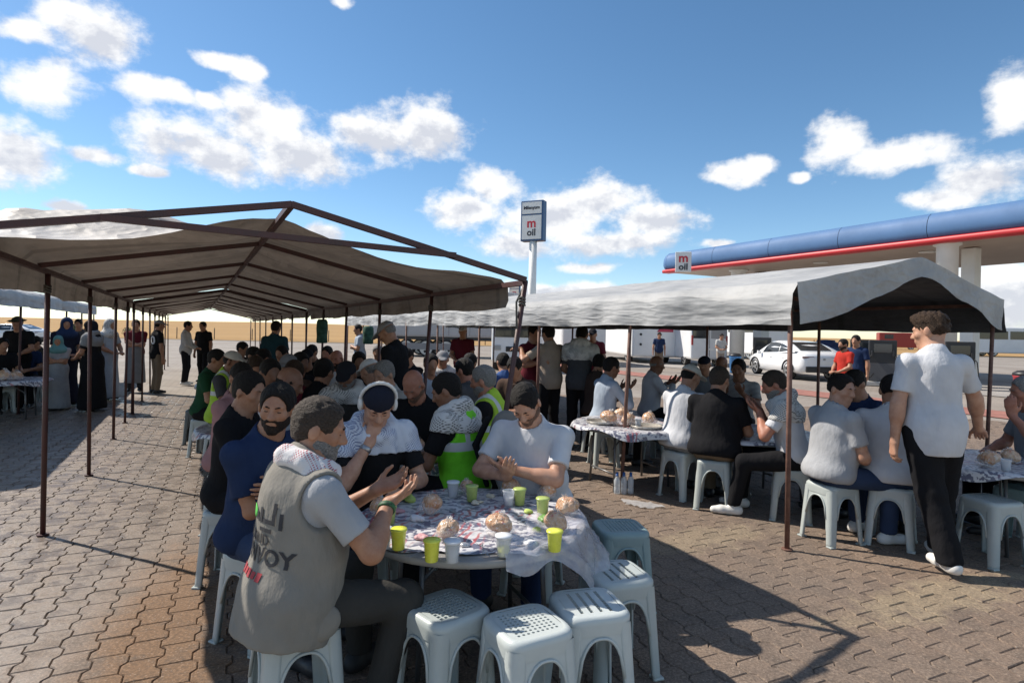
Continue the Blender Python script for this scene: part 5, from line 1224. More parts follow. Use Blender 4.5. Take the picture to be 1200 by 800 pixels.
sit('man with headband sitting beneath the standing dark figure', 339, 418, 6.4, 190, .12, hstyle='greycap', skin='dark', top=C['brown'], group=CR, q='low')
sit('man in red-brown shirt behind the bald white-shirted man', 345, 432, 5.5, 160, .2, pitch=.35, skin='red', hair='brown', top=C['maroon'], group=CR, q='low')
sit('man in black cap and dark jacket left of the black-haired back', 360, 412, 8.0, 170, .1, hstyle='darkcap', top=C['black'], group=CR, q='low')
sit('black-haired man in black seen from behind in mid-crowd', 379, 432, 5.6, 20, .14, top=C['black'], group=CR, q='mid', wide=1.08)
sit('bearded man in white shirt facing out beyond the black back', 395, 420, 8.0, 185, .1, hstyle='bald', hair='black', beard='black', skin='red', top=C['white'], group=CR, q='mid')
B = sit('bearded man in peaked cap and black chequered scarf', 407, 434, 5.4, 178, .16, hstyle='darkcap', beard='grey', skin='dark', top=C['charcoal'], group=CR, pitch=.25); scarf(B, K_BLK, .013, tails=True, r=.05, shawl=.36)
sit('man in bright white peaked cap beside the grey-haired diner', 436, 424, 5.9, 300, .16, hstyle='whitecap', skin='light', hair='grey', top=C['black'], group=CR, pitch=.3)
sit('grey-haired man in pale shirt right of the white cap', 452, 432, 5.5, 215, .14, hair='grey', skin='light', top=C['offwhite'], group=CR, pitch=.2)
sit('dark-haired man left of the first green pole wrap', 366, 404, 10.0, 200, .1, top=C['black'], group=CR, q='low')
sit('man in dark top sitting deep behind the standing leaning man', 443, 408, 10.5, 185, .1, top=C['grey'], hair='grey', group=CR, q='low')
sit('man in grey shirt behind the bald black-polo man', 505, 420, 7.2, 150, .1, top=C['lblue'], group=CR, q='low')
sit('dark-haired man seen from behind left of the blue and white shirt', 551, 418, 7.6, 20, .12, top=C['charcoal'], group=CR, q='low')
B = sit('man wearing a chequered scarf beyond the near crowd centre', 519, 412, 8.4, 170, .1, top=C['grey'], hstyle='greycap', group=CR, q='low'); scarf(B, K_BLK, .018, tails=False, shawl=.34)
sit('man in blue and white shirt beyond the grey beard', 590, 420, 8.0, 330, .12, top=C['blue'], group=CR, q='low')
sit('man in brown jacket right of the leaning pole', 604, 432, 7.0, 200, .14, top=C['brown'], group=CR, q='low', pitch=.3)
for i, (l, x, y, Y, hd, c_, hs) in enumerate([('dark-haired man in black behind the headband wearer', 352, 425, 6.9, 120, 'black', 'short'), ('man in charcoal shirt under the standing teal figure', 331, 406, 9.2, 200, 'charcoal', 'short'), ('man in brown top just right of the black cap', 384, 409, 9.6, 190, 'brown', 'crop'),
        ('dark-clad diner left of the white peaked cap', 421, 416, 7.4, 160, 'black', 'short'), ('man in black seated behind the leaning standing man', 478, 417, 9.0, 210, 'black', 'short'), ('man in dark grey low between the hi-vis men', 545, 432, 6.2, 300, 'dgrey', 'short'),
        ('grey-haired diner in maroon at the far end of the near tent', 312, 402, 12.0, 180, 'maroon', 'crop'), ('black-clad diner farthest along the left row', 284, 404, 11.0, 90, 'black', 'short')]):
    sit(l, x, y, Y, hd, .12, q='low', top=C[c_], hstyle=hs, group=CR, skin=('dark', 'tan', 'red')[i % 3])
# standing figures in and behind the near tent
def standp(label, px, gy=None, Y=None, hd=180, q='low', **kw):
    p = G(px, gy) if Y is None else PY(px, 480, Y); return person(label, (p.x, p.y), hd, pose='stand', q=q, **kw)
standp('tall man in dark teal shirt standing under the far gable', 320, Y=11.0, hd=10, lean=.03, top=C['teal'], arms='side', wide=1.08)
standp('man in black T-shirt standing and leaning over the tables', 468, Y=6.6, hd=285, lean=.16, pitch=.45, hstyle='greycap', hair='grey', top=C['black'], q='mid', arms='side', wide=1.02)
standp('man in pale blue shirt standing beyond the far tent poles', 421, Y=15.0, hd=250, lean=.05, top=C['lblue'], arms='fold', q='far', skin='tan')
standp('man in maroon with arm raised standing before the trailer', 541, Y=12.5, hd=185, lean=.0, top=C['maroon'], hstyle='whitecap', q='far', arms='front')
xyA = PY(644, 480, 8.4); xyB = PY(622, 480, 8.75)
person('man in beige T-shirt hugging another with arm on shoulder', (xyA.x, xyA.y), 325, pose='stand', q='mid', lean=.04, top=C['beige'], arms={'base': 'side', 'L': ((-.30, .28, 1.36), (-.6, .6, .1), (0, -.3, -1), .5), 'R': ((.05, .34, 1.22), (-.6, .6, 0), (0, -1, 0), .5)}, group='two men hugging')
person('man in maroon shirt being hugged beside the leaning pole', (xyB.x, xyB.y), 140, pose='stand', q='mid', lean=.03, top=C['maroon'], arms={'base': 'side', 'L': ((-.10, .40, 1.36), (-.2, 1, 0), (0, 0, -1), .5), 'R': ((.12, .36, 1.18), (.3, .8, 0), (-1, 0, 0), .5)}, group='two men hugging')
B = standp('standing man with chequered shawl over his back', 678, Y=8.3, hd=20, lean=.12, pitch=.3, top=C['dgrey'], q='mid', arms='front'); scarf(B, K_BLK, .014, tails=True, shawl=.12, r=.05, seed=6)
standp('man in dark red with black cap beyond the shawl wearer', 694, Y=12.5, hd=195, top=C['maroon'], hstyle='darkcap', q='far', arms='front')
sit('seated man with dark hair right of the chequered shawl', 702, 420, 8.2, 30, .12, top=C['brown'], group=CB, q='low')
# right tent
sit('man in pale blue shirt gesturing with open hands', 716, 428, 7.3, 70, .12, yaw=0, skin='dark', top=C['lblue'], sleeve='long', group=CB, q='mid', arms='pray')
sit('bald man in white long-sleeved shirt facing right', 769, 432, 8.2, 85, .10, skin='dark', hair='grey', hstyle='bald', top=C['white'], sleeve='long', group=CB, q='mid', arms='pray')
sit('man in white T-shirt and cream cap seen from behind', 808, 440, 6.0, 55, .16, hstyle='cap', top=C['white'], legs=C['grey'], group=CB, q='mid', yaw=-.2, pitch=.25, wide=1.08, belly=.04)
sit('grey-haired man beyond the cream cap', 826, 424, 8.4, 215, .12, hair='grey', top=C['grey'], group=CB, q='low', hstyle='bandcap')
sit('heavy man in black T-shirt seen from behind', 843, 448, 5.65, 35, .16, top=C['black'], legs=C['khaki'], hair='salt', group=CB, q='mid', yaw=-.25, wide=1.15, belly=.05)
sit('bald man in white shirt facing the black-shirted back', 846, 428, 8.6, 235, .1, hstyle='bald', hair='grey', skin='dark', top=C['white'], group=CB, q='low', arms='pray')
sit('tall dark-haired man in striped white shirt', 866, 424, 7.4, 215, .08, skin='dark', top=stripe_mat('white_black_stripe', (.56, .56, .55), (.10, .10, .10), 22), group=CB, q='mid', arms='pray')
B = sit('man in white T-shirt and black chequered scarf facing left', 910, 456, 5.35, 295, .22, skin='red', hair='salt', beard='grey', top=C['white'], legs=C['black'], shoe=SHW, group=CB, q='mid', yaw=.1, pitch=.2, arms='pray', feet=[(-.14, .50, .075), (.16, .46, .075)]); scarf(B, K_BLK, .011, tails=False, r=.046, shawl=.34, seed=4)
sit('man in light grey T-shirt turning to face the camera', 985, 458, 4.75, 78, .10, skin='light', hair='black', hstyle='fade', top=C['lgrey'], legs=C['jeans'], group=CB, q='mid', yaw=-1.35, pitch=.1, wide=1.08, belly=.04, arms='lap', shoe=SHW)
sit('man in dark blue shirt behind the grey T-shirt', 1004, 452, 5.6, 250, .16, top=C['navy'], group=CB, q='low', pitch=.3)
sit('broad man in white T-shirt and jeans seen from behind', 1046, 440, 4.75, 25, .10, top=C['white'], legs=C['jeans'], group=CB, q='mid', wide=1.14, belly=.04, hstyle='fade')
sit('man in grey T-shirt raising a hand at the right edge', 1203, 476, 5.0, 285, .12, skin='red', hair='grey', hstyle='crop', top=C['grey'], group=CB, q='mid', arms={'R': ((.12, .33, .66), None, None, .6), 'L': ((-.20, .30, 1.0), (-.1, .15, 1), (.6, -.3, .1), .4)})
# the young man in the white polo
gxy = G(1092, 664); ghd = 6
hw = PY(1166, 528, 4.45); hl = to_local((hw.x, hw.y, TZ+.06), gxy, ghd, 1.05)
YM = person('young curly-haired man in white polo and black trousers standing', (gxy.x, gxy.y), ghd, pose='stand', q='near', sc=1.05, lean=.05, yaw=.75, pitch=.12, skin='light', hair='brown', hstyle='curly', top=C['white'], legs=C['black'], shoe=SHW, wide=.95, belly=.012, baggy=.016, hem=-.17,
    arms={'base': 'side', 'R': ((hl[0]*.9, hl[1], hl[2]+.03), (.5, .6, -.35), (0, -.2, -1), .25, (.8, -.5, -.1)), 'L': ((-.25, .02, .76), (0, .15, -1), (1, 0, 0), .6)}, feet=[(.02, -.16, .10), (.13, .14, .075)])
# women and men standing at the left
LG = 'people standing by the left tent'
standp('figure in black with olive brimmed hat by the left table', 22, Y=11.3, hd=170, top=C['black'], hstyle='greenhat', q='low', lean=.08, arms='front', group=LG, wide=1.05)
for l, x, Y, hd, c_ in [('dark-clad diner seated at the left edge table facing right', 3, 10.6, 120, 'black'), ('diner in charcoal behind the left edge table', 42, 12.2, 200, 'charcoal'), ('diner in navy seated behind the olive-hatted figure', 30, 11.4, 150, 'navy')]:
    sit(l, x, 410, Y, hd, .12, q='low', top=C[c_], group=LG)
standp('man in dark clothes beyond the woman in black robe', 92, Y=15.0, hd=160, top=C['dgrey'], q='far', arms='side', group=LG)
standp('woman in navy head scarf and long dark robe behind the girl', 75, Y=11.6, hd=120, top=fabric('robe_navy', (.016, .018, .034)), hstyle='hijab', long_top=True, q='low', lean=.02, arms='front', group=LG, yaw=-.4, extra={'hijab': C['navy']})
standp('girl in teal head scarf with folded arms and pale skirt', 68, gy=480, hd=165, top=fabric('robe_grey', (.30, .31, .33)), hstyle='hijab', long_top=True, q='mid', sc=.80, lean=.02, arms='fold', group=LG, yaw=.2, extra={'hijab': C['tealscarf']})
B = standp('woman in black robe with grey shawl over one shoulder', 108, gy=481, hd=265, top=C['black'], hstyle='hijab', long_top=True, q='mid', sc=.97, lean=.03, arms='front', group=LG); scarf(B, C['grey'], .015, tails=True, shawl=.25, r=.04)
B = standp('woman in chequered head scarf behind the black robe', 125, Y=12.6, hd=100, top=C['lblue'], hstyle='hijab', long_top=True, q='low', lean=.02, arms='front', group=LG, extra={'hijab': K_BLK})
B = standp('woman in maroon top with grey wrap round her waist', 158, gy=459, hd=150, top=C['maroon'], hstyle='short', hair='brown', q='low', lean=.02, arms='fold', group=LG, legs=C['dgrey'], skin='light')
clothing(B, 'wrap', lambda S: (S.rc(B.T(0, 0, .08), (0, 0, .25), .175, .22, .05), S.plane((0, 0, .22), (0, 0, -1))), C['grey'], .018, .006, .12)
B = standp('man in black football jersey with number ten', 183, gy=461, hd=40, top=C['black'], hstyle='greycap', hair='black', q='mid', lean=.02, arms='side', group=LG, legs=C['khaki'])
sh_o = [c for c in B.root.children if c.name.startswith('shirt')][0]
decal(B, sh_o, text_mesh('10', .26, .001, .006), B.T(0, 0, .30), B.Mt@np.array([1.0, 0, 0]), B.Mt@np.array([0, 0, 1.0]), B.Mt@np.array([0, -1.0, 0]), 'shirt_number', mat('number_white', (.62, .62, .62), .8), .006)
standp('man in white shirt and black trousers standing in the sun', 217, gy=451, hd=75, top=C['offwhite'], sleeve='long', q='mid', lean=.02, arms='front', group=LG, shoe=SHW)
standp('man all in black standing right of the white shirt', 238, gy=448, hd=190, top=C['black'], q='mid', lean=.02, arms='side', stance=.08, group=LG)
# people at the filling station
SG = 'people by the filling station'
standp('man in red shirt by the rear of the white car', 990, Y=12.2, hd=260, top=C['red'], beard='black', q='low', lean=.05, arms='front', group=SG, sc=.93)
standp('man in navy shirt behind the red-shirted man', 1003, Y=12.9, hd=235, top=C['navy'], q='low', lean=.03, arms='side', group=SG, sc=.98)
standp('man in dark shirt and shorts walking before the white coach', 771, Y=26.0, hd=190, top=C['navy'], legs=C['khaki'], q='far', arms='side', group=SG)
standp('man in pale clothes beside the white van', 843, Y=27.0, hd=175, top=C['offwhite'], legs=C['beige'], q='far', arms='front', group=SG)

# ------------------------------------------------------------------ stools: one under each diner and the free ones
KIND = ['hole', 'grid', 'slot']; cols = [M_STOOL, M_STOOL, M_STOOL3, M_STOOL]
for i, (lab, xy, hd, sc) in enumerate(SEATED):
    f = face(hd); stool((xy[0]+f.x*.03, xy[1]+f.y*.03), -math.radians(hd)+.1*((i % 5)-2), 'stool under '+('the ' if not lab.startswith(('a ', 'the ')) else '')+lab, KIND[i % 3], cols[i % 4])
fr = 'free plastic stools'
def st_at(x, y, rz, label, kind, m=None, dy=0): p = G(x, y, SH_); stool((p.x, p.y+dy), rz, label, kind, m, group=fr)
st_at(523, 708, .75, 'empty stool with square-grid seat left of the front pair', 'grid', M_STOOL)
st_at(618, 727, .50, 'empty stool with round-hole seat in the middle of the front', 'hole', M_STOOL3)
st_at(690, 704, .25, 'empty slotted stool below the hanging plastic film', 'slot', M_STOOL3)
st_at(722, 668, .30, 'empty slotted stool behind the film, right of the table', 'slot', M_STOOL)
st_at(727, 615, .15, 'empty teal stool right of the white-shirted man', 'hole', M_STOOL2)
st_at(233, 479, .3, 'dark empty stool at the left edge of the near tent', 'hole', mat('dark_grey_plastic', (.10, .11, .11), .4))
st_at(702, 483, .3, 'empty stool left under the tray table', 'hole'); st_at(760, 497, .2, 'empty stool between the bottles and the white-capped diner', 'slot')
st_at(733, 492, .7, 'empty stool behind the water bottles', 'grid'); st_at(1162, 583, .2, 'empty stool right of the young standing man', 'hole', M_STOOL); st_at(1197, 570, .5, 'blue-grey stool cut by the right frame edge', 'hole', M_STOOL2)
st_at(12, 452, .3, 'empty stool before the left edge table', 'hole', M_STOOL3); st_at(50, 447, .8, 'empty stool left of the girl in teal scarf', 'slot', M_STOOL3); st_at(35, 444, .1, 'empty stool behind the left tent pole', 'grid', M_STOOL3)
# ------------------------------------------------------------------ the filling station
M_BLUE = mat('blue_fascia', (0.085, 0.17, 0.33), 0.6, var=.08, vscale=.6, spec=.25); M_REDP = mat('red_fascia', (0.50, 0.025, 0.03), 0.4, var=.06, vscale=1)
M_SOFF = mat('canopy_soffit', (0.42, 0.33, 0.265), 0.6, var=.08, vscale=.5); M_WPAINT = mat('white_paint', (.74, .74, .72), .5, var=.05, vscale=2); M_DARK = mat('dark_plastic', (.018, .018, .02), .45); M_GLASS = mat('dark_glass', (.02, .025, .03), .06, spec=.7)
M_RUB = mat('rubber', (.016, .016, .017), .8); M_ALU = mat('grey_alloy', (.40, .41, .42), .35, metal=.7); M_SIGNBLUE = mat('sign_navy', (.03, .085, .20), .45); M_TXT_R = mat('text_red', (.55, .02, .04), .5); M_TXT_K = mat('text_black', (.02, .02, .035), .5); M_GREYBOX = mat('trailer_grey', (.34, .34, .35), .55, var=.08, vscale=.7)
CF, CZ = 22.6, 5.0                                    # canopy front edge and clear height
def canopy():
    root = empty('station_canopy', ST(12, CF+4), ANG); tag(root, 'filling station canopy with rounded blue fascia and red stripe', 'canopy')
    def L(s, t, z): return Vector((t-CF-4, s-12, z))
    s0, s1, wd = -8.0, 25.0, 9.0
    prof = [(.30, .16), (.16, .17), (.06, .24), (.0, .40), (0, .58), (.03, .76), (.12, .94), (.28, 1.06), (.5, 1.1)]
    # fascia is made of separate curved panels with narrow joints
    cuts = [s0+3.3*i for i in range(11)]
    for i in range(10):
        a, c = cuts[i]+.010, cuts[i+1]-.010; b = MB(); b.grid([[L(a, CF+d, CZ+z) for d, z in prof], [L(c, CF+d, CZ+z) for d, z in prof]]); b.build('fascia_panel', M_BLUE, root)
    b = MB(); b.grid([[L(s, CF+d+.035, CZ+z) for d, z in prof] for s in (s0, s1)]); b.build('fascia_backing', M_DARK, root)
    b = MB(); P = []
    for i in range(9):                               # the rounded far corner, and the end wall
        a = math.pi/2*i/8; P.append([L(s1+math.sin(a)*(.5-d), CF+.5-math.cos(a)*(.5-d), CZ+z) for d, z in prof])
    P.append([L(s1+(.5-d), CF+wd, CZ+z) for d, z in prof]); b.grid(P); b.build('fascia_corner', M_BLUE, root)
    b = MB(); b.grid([[L(s, CF+d, CZ+z) for d, z in ((.5, -.02), (.06, -.02), (.02, .02), (.02, .12), (.06, .17), (.5, .17))] for s in (s0, s1+.3)]); b.build('red_stripe', M_REDP, root)
    b = MB(); b.box(L((s0+s1)/2, CF+wd/2+.2, CZ+.08), (wd-.3, s1-s0+.4, .10)); b.build('soffit', M_SOFF, root)
    b = MB(); b.box(L((s0+s1)/2, CF+wd/2+.3, CZ+.65), (wd-.8, s1-s0-.4, .7)); b.build('roof', M_WPAINT, root)
    for s, t, r, k in ((11.5, CF+.75, .33, 'r'), (11.6, CF+2.57, .27, 's'), (21.8, CF+2.0, .36, 'r'), (21.9, CF+3.9, .34, 's'), (1.5, CF+1.6, .42, 'r'), (1.6, CF+3.2, .34, 's')):
        b = MB()
        if k == 'r': b.lathe([(r, 0), (r, CZ-.10), (r+.10, CZ-.06), (r+.10, CZ+.05)], L(s, t, 0), 24)
        else: b.box(L(s, t, CZ/2), (r*1.7, r*1.7, CZ), 0, None, .03)
        b.build('column', M_WPAINT, root)
    for s in (4, 8.5, 13, 17.5, 22):
        b = MB(); b.lathe([(.32, CZ+.02), (.30, CZ-.01), (.02, CZ-.012)], L(s, CF+2.4, 0), 16); b.build('ceiling_light', mat('lamp_glass_off', (.62, .60, .56), .4), root)
canopy()
def oil_sign(root, w, h_, M_, ty, fy):
    """white panel with a red m above black 'oil', text in the panel's own plane (x right, z up, facing -y)"""
    for txt, size, z, m in (('m', h_*.62, h_*.18, M_TXT_R), ('oil', h_*.46, -h_*.26, M_TXT_K)):
        me = text_mesh(txt, size, .02, size*.022, m); me.transform(Matrix.Rotation(math.pi/2, 4, 'X')); o = link('lettering', me, None, root); o.location = (0, fy, z+ty)
def canopy_sign():
    p = PY(801, 307, 30.2); root = empty('canopy_sign', p, -.25); tag(root, 'small white square sign reading m oil at the canopy end', 'sign')
    b = MB(); b.box((0, 0, 0), (.78, .14, 1.02), 0, None, .02); b.build('panel', M_WPAINT, root); oil_sign(root, .78, 1.0, None, 0, -.085)
canopy_sign()
def pole_sign(x, y_top, y_bot, Y, wpx, label, rz, pole=True, scale=1.0):
    a = PY(x, y_top, Y); c = PY(x, y_bot, Y); h_ = a.z-c.z; w_ = h_*.60; root = empty('pole_sign', (a.x, a.y, 0), rz); tag(root, label, 'sign', 'tall brand signs on poles'); zc = (a.z+c.z)/2
    b = MB(); b.box((0, 0, zc), (w_, h_*.24, h_), 0, None, .06); b.build('casing', M_SIGNBLUE, root)
    f = -h_*.12
    for z0, z1 in ((.17, .46), (-.46, .13)):
        b = MB(); b.box((0, f-.03, zc+h_*(z0+z1)/2), (w_*.86, .05, h_*(z1-z0))); b.build('panel', M_WPAINT, root)
    me = text_mesh('Milenyum', w_*.185, .03, w_*.004, M_TXT_K); me.transform(Matrix.Rotation(math.pi/2, 4, 'X')); o = link('lettering', me, None, root); o.location = (0, f-.07, zc+h_*.315)
    oil_sign(root, w_, h_*.52, None, zc-h_*.165, f-.07)
    b = MB(); b.tube([(0, 0, 0), (0, 0, zc-h_*.49)], h_*.095, 16); b.build('pole', M_WPAINT, root)
pole_sign(626, 236, 283, 55, 30, 'tall white pole sign reading Milenyum m oil against the clouds', -.42)
pole_sign(604, 331, 352, 120, 12, 'small distant pole sign with red m behind the tent corner', -.30)

def pump(p, rz, label):
    root = empty('fuel_pump', p, rz, .86); tag(root, label, 'fuel pump', 'fuel pumps under the canopy')
    b = MB(); b.box((0, 0, .09), (1.3, .75, .18), 0, None, .03); b.build('plinth', mat('plinth_concrete', (.34, .33, .31), .9, var=.15), root)
    b = MB(); b.box((0, 0, 1.0), (.95, .46, 1.64), 0, None, .04); b.build('housing', M_DARK, root)
    b = MB(); b.box((0, -.245, 1.5), (.62, .03, .36), 0, None, .008); b.build('display', M_GLASS, root)
    b = MB(); b.box((0, -.24, .55), (.85, .03, .7), 0, None, .008); b.build('door_panel', mat('pump_grey', (.07, .07, .075), .5), root)
    for d in (-1, 1):
        h_ = MB(); h_.tube([(d*.36, -.27, 1.25), (d*.5, -.36, 1.05), (d*.55, -.4, .5), (d*.45, -.36, .3), (d*.3, -.27, .5)], .02, 6); h_.build('hose', M_RUB, root)
        n = MB(); n.box((d*.36, -.28, 1.28), (.07, .09, .24), 0, None, .02); n.build('nozzle', M_DARK, root)
for x, Y, l in ((1124, 19.8, 'fuel pump right of the near canopy columns'), (1034, 20.5, 'fuel pump left of the near canopy columns'), (1010, 23.5, 'fuel pump farther left behind the navy-shirted man'), (893, 29.5, 'fuel pump beside the far canopy columns')):
    q = PY(x, 430, Y); pump((q.x, q.y, 0), -.5, l)

def wheel(parent, c, r, w_, axis='x'):
    ty = MB(); n = 22; P = []
    for d, rr in ((-w_/2, r*.80), (-w_/2, r*.94), (-w_*.35, r), (w_*.35, r), (w_/2, r*.94), (w_/2, r*.80)):
        P.append([Vector(c)+Vector((d, rr*math.cos(a), rr*math.sin(a))) for a in [2*math.pi*k/n for k in range(n)]])
    ty.grid(P, closed=True); o = ty.build('tyre', M_RUB, parent, fix=False)
    rm = MB(); rm.tube([Vector(c)-Vector((w_*.46, 0, 0)), Vector(c)+Vector((w_*.46, 0, 0))], r*.80, n); rim = rm.build('rim', M_ALU, o)
    sp = MB()
    for k in range(5):
        a = 2*math.pi*k/5
        for d in (-1, 1): sp.box(Vector(c)+Vector((d*w_*.47, r*.42*math.cos(a+.63), r*.42*math.sin(a+.63))), (.02, r*.26, r*.26), 0, Matrix.Rotation(a, 3, 'X'))
    sp.build('rim_gap', M_RUB, o)
def sedan(p, rz, label, body_col=(.76, .77, .78), plate=True):
    """x right, y forward, rear at -y"""
    root = empty('car', p, rz); tag(root, label, 'car', 'white cars')
    mb = mat('car_white_paint', body_col, .22, coat=.6, spec=.5)
    L_, st_ = 4.55, []
    #  y, half width, sill z, belt z (shoulder), deck z
    T = [(-2.27, .66, .46, .80, .84), (-2.22, .80, .34, .90, .96), (-2.0, .87, .25, .96, 1.05), (-1.6, .90, .22, .97, 1.09), (-1.1, .91, .20, .95, 1.06), (0, .91, .20, .92, .98), (.9, .91, .20, .90, .95), (1.5, .90, .22, .86, .91), (1.95, .85, .26, .76, .80), (2.2, .72, .34, .66, .70), (2.28, .60, .42, .58, .60)]
    P = []
    for y, w, zs, zb, zd in T:
        half = [(w*.80, zs), (w*.97, zs+.08), (w, zs+(zb-zs)*.45), (w*.995, zs+(zb-zs)*.75), (w*.955, zb), (w*.80, zd), (w*.40, zd+.012)]
        row = [Vector((x, y, z)) for x, z in half]+[Vector((0, y, zd+.016))]+[Vector((-x, y, z)) for x, z in reversed(half)]; P.append(row)
    b = MB(); b.grid(P); b.f.append(tuple(range(15))); b.f.append(tuple(range(15*10, 15*11))); b.mi += [0, 0]; b.sm += [False, False]
    body = b.build('body', mb, root)
    # cabin
    Q = [(-1.78, .66, 1.07, 1.07), (-1.25, .70, 1.04, 1.30), (-.75, .70, 1.0, 1.42), (-.1, .70, .97, 1.46), (.35, .69, .95, 1.42), (.85, .68, .94, 1.18), (1.22, .67, .93, .94)]
    P = []
    for y, w, zb, zr in Q:
        k = min(1, max(0, (zr-zb)/.45)); half = [(.87, zb-.03), (.87-.10*k*.55, zb+(zr-zb)*.5), (.87-.20*k, zb+(zr-zb)*.90), (.62*(1-.0*k), zr)]
        P.append([Vector((x, y, z)) for x, z in half]+[Vector((0, y, zr+.02*k))]+[Vector((-x, y, z)) for x, z in reversed(half)])
    b = MB(); b.grid(P); b.build('roof', mb, root)
    def panel(pts, name, m, off=.006):
        b = MB(); n = len(pts); vs = [Vector(p) for p in pts]; nr = (vs[1]-vs[0]).cross(vs[2]-vs[0]).normalized(); b.add([v+nr*off for v in vs]+[v-nr*off for v in vs], [tuple(range(n)), tuple(range(2*n-1, n-1, -1))]+[(i, i+n, (i+1) % n+n, (i+1) % n) for i in range(n)]); return b.build(name, m, root)
    for d in (-1, 1):
        panel([(d*.868, -.55, 1.02), (d*.868, .72, .965), (d*.80, .52, 1.20), (d*.742, .22, 1.375), (d*.735, -.12, 1.39), (d*.755, -.55, 1.36)][::d], 'side_window', M_GLASS, .012)
        panel([(d*.868, -.62, 1.025), (d*.755, -.62, 1.355), (d*.775, -1.0, 1.27), (d*.85, -1.35, 1.09)][::-d], 'side_window', M_GLASS, .012)
        panel([(d*.915, .82, .88), (d*1.06, .82, .90), (d*1.06, .80, 1.02), (d*.93, .80, 1.0)], 'mirror', mb, .05)
        b = MB(); b.box((d*.60, -2.235, .865), (.44, .05, .06), 0, None, .015); b.build('tail_light', mat('tail_red', (.10, .008, .008), .25), root)
        b = MB(); b.box((d*.62, 2.20, .62), (.34, .10, .10), 0, Matrix.Rotation(-d*.3, 3, 'Z'), .02); b.build('headlight', M_ALU, root)
        for y in (-1.35, 1.35):
            wheel(root, (d*.80, y, .325), .325, .22)
            a = MB(); a.tube([(d*.918, y+.40*math.cos(t), .325+.40*math.sin(t)) for t in [math.pi*k/12 for k in range(13)]], .03, 6); a.build('wheel_arch', M_RUB, root)
        for y in (.0, -.95):
            h_ = MB(); h_.box((d*.905, y, .80), (.03, .18, .03), 0, None, .01); h_.build('door_handle', mb, root)
    panel([(-.60, -1.70, 1.105), (.60, -1.70, 1.105), (.57, -.95, 1.385), (-.57, -.95, 1.385)], 'rear_window', M_GLASS, .03)
    panel([(.66, 1.15, .985), (-.66, 1.15, .985), (-.58, .42, 1.40), (.58, .42, 1.40)], 'windscreen', M_GLASS, .03)
    b = MB(); b.box((0, -2.27, .42), (1.40, .08, .22), 0, None, .02); b.build('rear_bumper', M_DARK, root)
    b = MB(); b.box((0, -2.24, .865), (.8, .045, .022), 0, None, .006); b.build('light_bar', MATS['tail_red'], root)
    b = MB(); b.box((0, -2.262, .66), (.52, .02, .11)); pl = b.build('number_plate', M_WPAINT, root)
    b = MB(); b.box((0, -2.262, .80), (.10, .03, .08), 0, None, .01); b.build('badge', M_ALU, root)
pc = G(928, 441); sedan((pc.x, pc.y, 0), .06, 'white sedan parked with its rear towards the right tent', plate=True)
pc = PY(14, 388, 44); sedan((pc.x, pc.y, 0), math.pi/2+.05, 'white car parked on the left in front of the wheat field', (.70, .71, .72))
def box_vehicle(p, rz, dim, label, name, cat, bm_, windows=(), wheels=(), extras=None, z0=.35, bev=.12, group='parked coaches, vans and lorries'):
    root = empty(name, p, rz); tag(root, label, cat, group); w, l, h_ = dim
    b = MB(); b.box((0, 0, z0+h_/2), (w, l, h_), 0, None, bev); b.build('body', bm_, root)
    for (x, y, z, dx, dy, dz, nm, m) in windows:
        b = MB(); b.box((x, y, z), (dx, dy, dz), 0, None, .015); b.build(nm, m, root)
    for (x, y, r) in wheels: wheel(root, (x, y, r), r, .28)
    if extras: extras(root)
    return root
MW = mat('coach_white', (.70, .71, .72), .35, var=.04, vscale=1.2)
# grey curtain-side semi-trailer
def trailer():
    a, c = PY(447, 405, 38), PY(602, 405, 36); m = (a+c)/2; L_ = (c-a).length+.5; rz = math.atan2(c.y-a.y, c.x-a.x)-math.pi/2
    root = empty('semi_trailer', (m.x, m.y, 0), rz); tag(root, 'long grey semi-trailer with dark wheels behind the near tent', 'trailer', 'parked coaches, vans and lorries')
    b = MB(); b.box((0, 0, 2.55), (2.5, L_, 2.7), 0, None, .05); b.build('box', M_GREYBOX, root)
    n = 7
    for i in range(n):
        for d in (-1, 1): q = MB(); q.box((d*1.262, -L_/2+L_*(i+.5)/n, 2.55), (.03, L_/n-.06, 2.5), 0, None, .01); q.build('side_panel', M_GREYBOX, root)
    b = MB(); b.box((0, 0, 1.10), (2.3, L_-.4, .18)); b.build('chassis', M_DARK, root)
    for d in (-1, 1): b = MB(); b.box((d*1.2, -L_*.12, .62), (.05, L_*.42, .38)); b.build('side_guard', mat('guard_grey', (.2, .2, .21), .5), root)
    for y in (-L_*.12, L_*.02, L_*.16):
        for d in (-1, 1): wheel(root, (d*1.05, y-1.0, .52), .52, .34)
trailer()
def coach_logo(root):
    for (x, y, z, s_, t_, m) in ((0, 0, 0, .5, 'TUR', M_TXT_K),):
        me = text_mesh(t_, .34, .02, .008, m); me.transform(Matrix.Rotation(math.pi/2, 4, 'X')); o = link('lettering', me, None, root); o.location = (-.65, -4.52, 2.35)
    b = MB(); b.prism([(.15, 1.75), (1.05, 1.75), (1.05, 2.65), (.75, 2.65)], .03, 'y', 0, (0, -4.515, 0)); b.build('red_tail_emblem', mat('emblem_red', (.40, .02, .07), .4), root)
    for x in (-.75, .35):
        for z in (1.05, 1.6): b = MB(); b.lathe([(.07, 0), (.07, .03)], (0, 0, 0), 12); o = b.build('vent_knob', M_DARK, root); o.location = (x, -4.50, z); o.rotation_euler[0] = math.pi/2
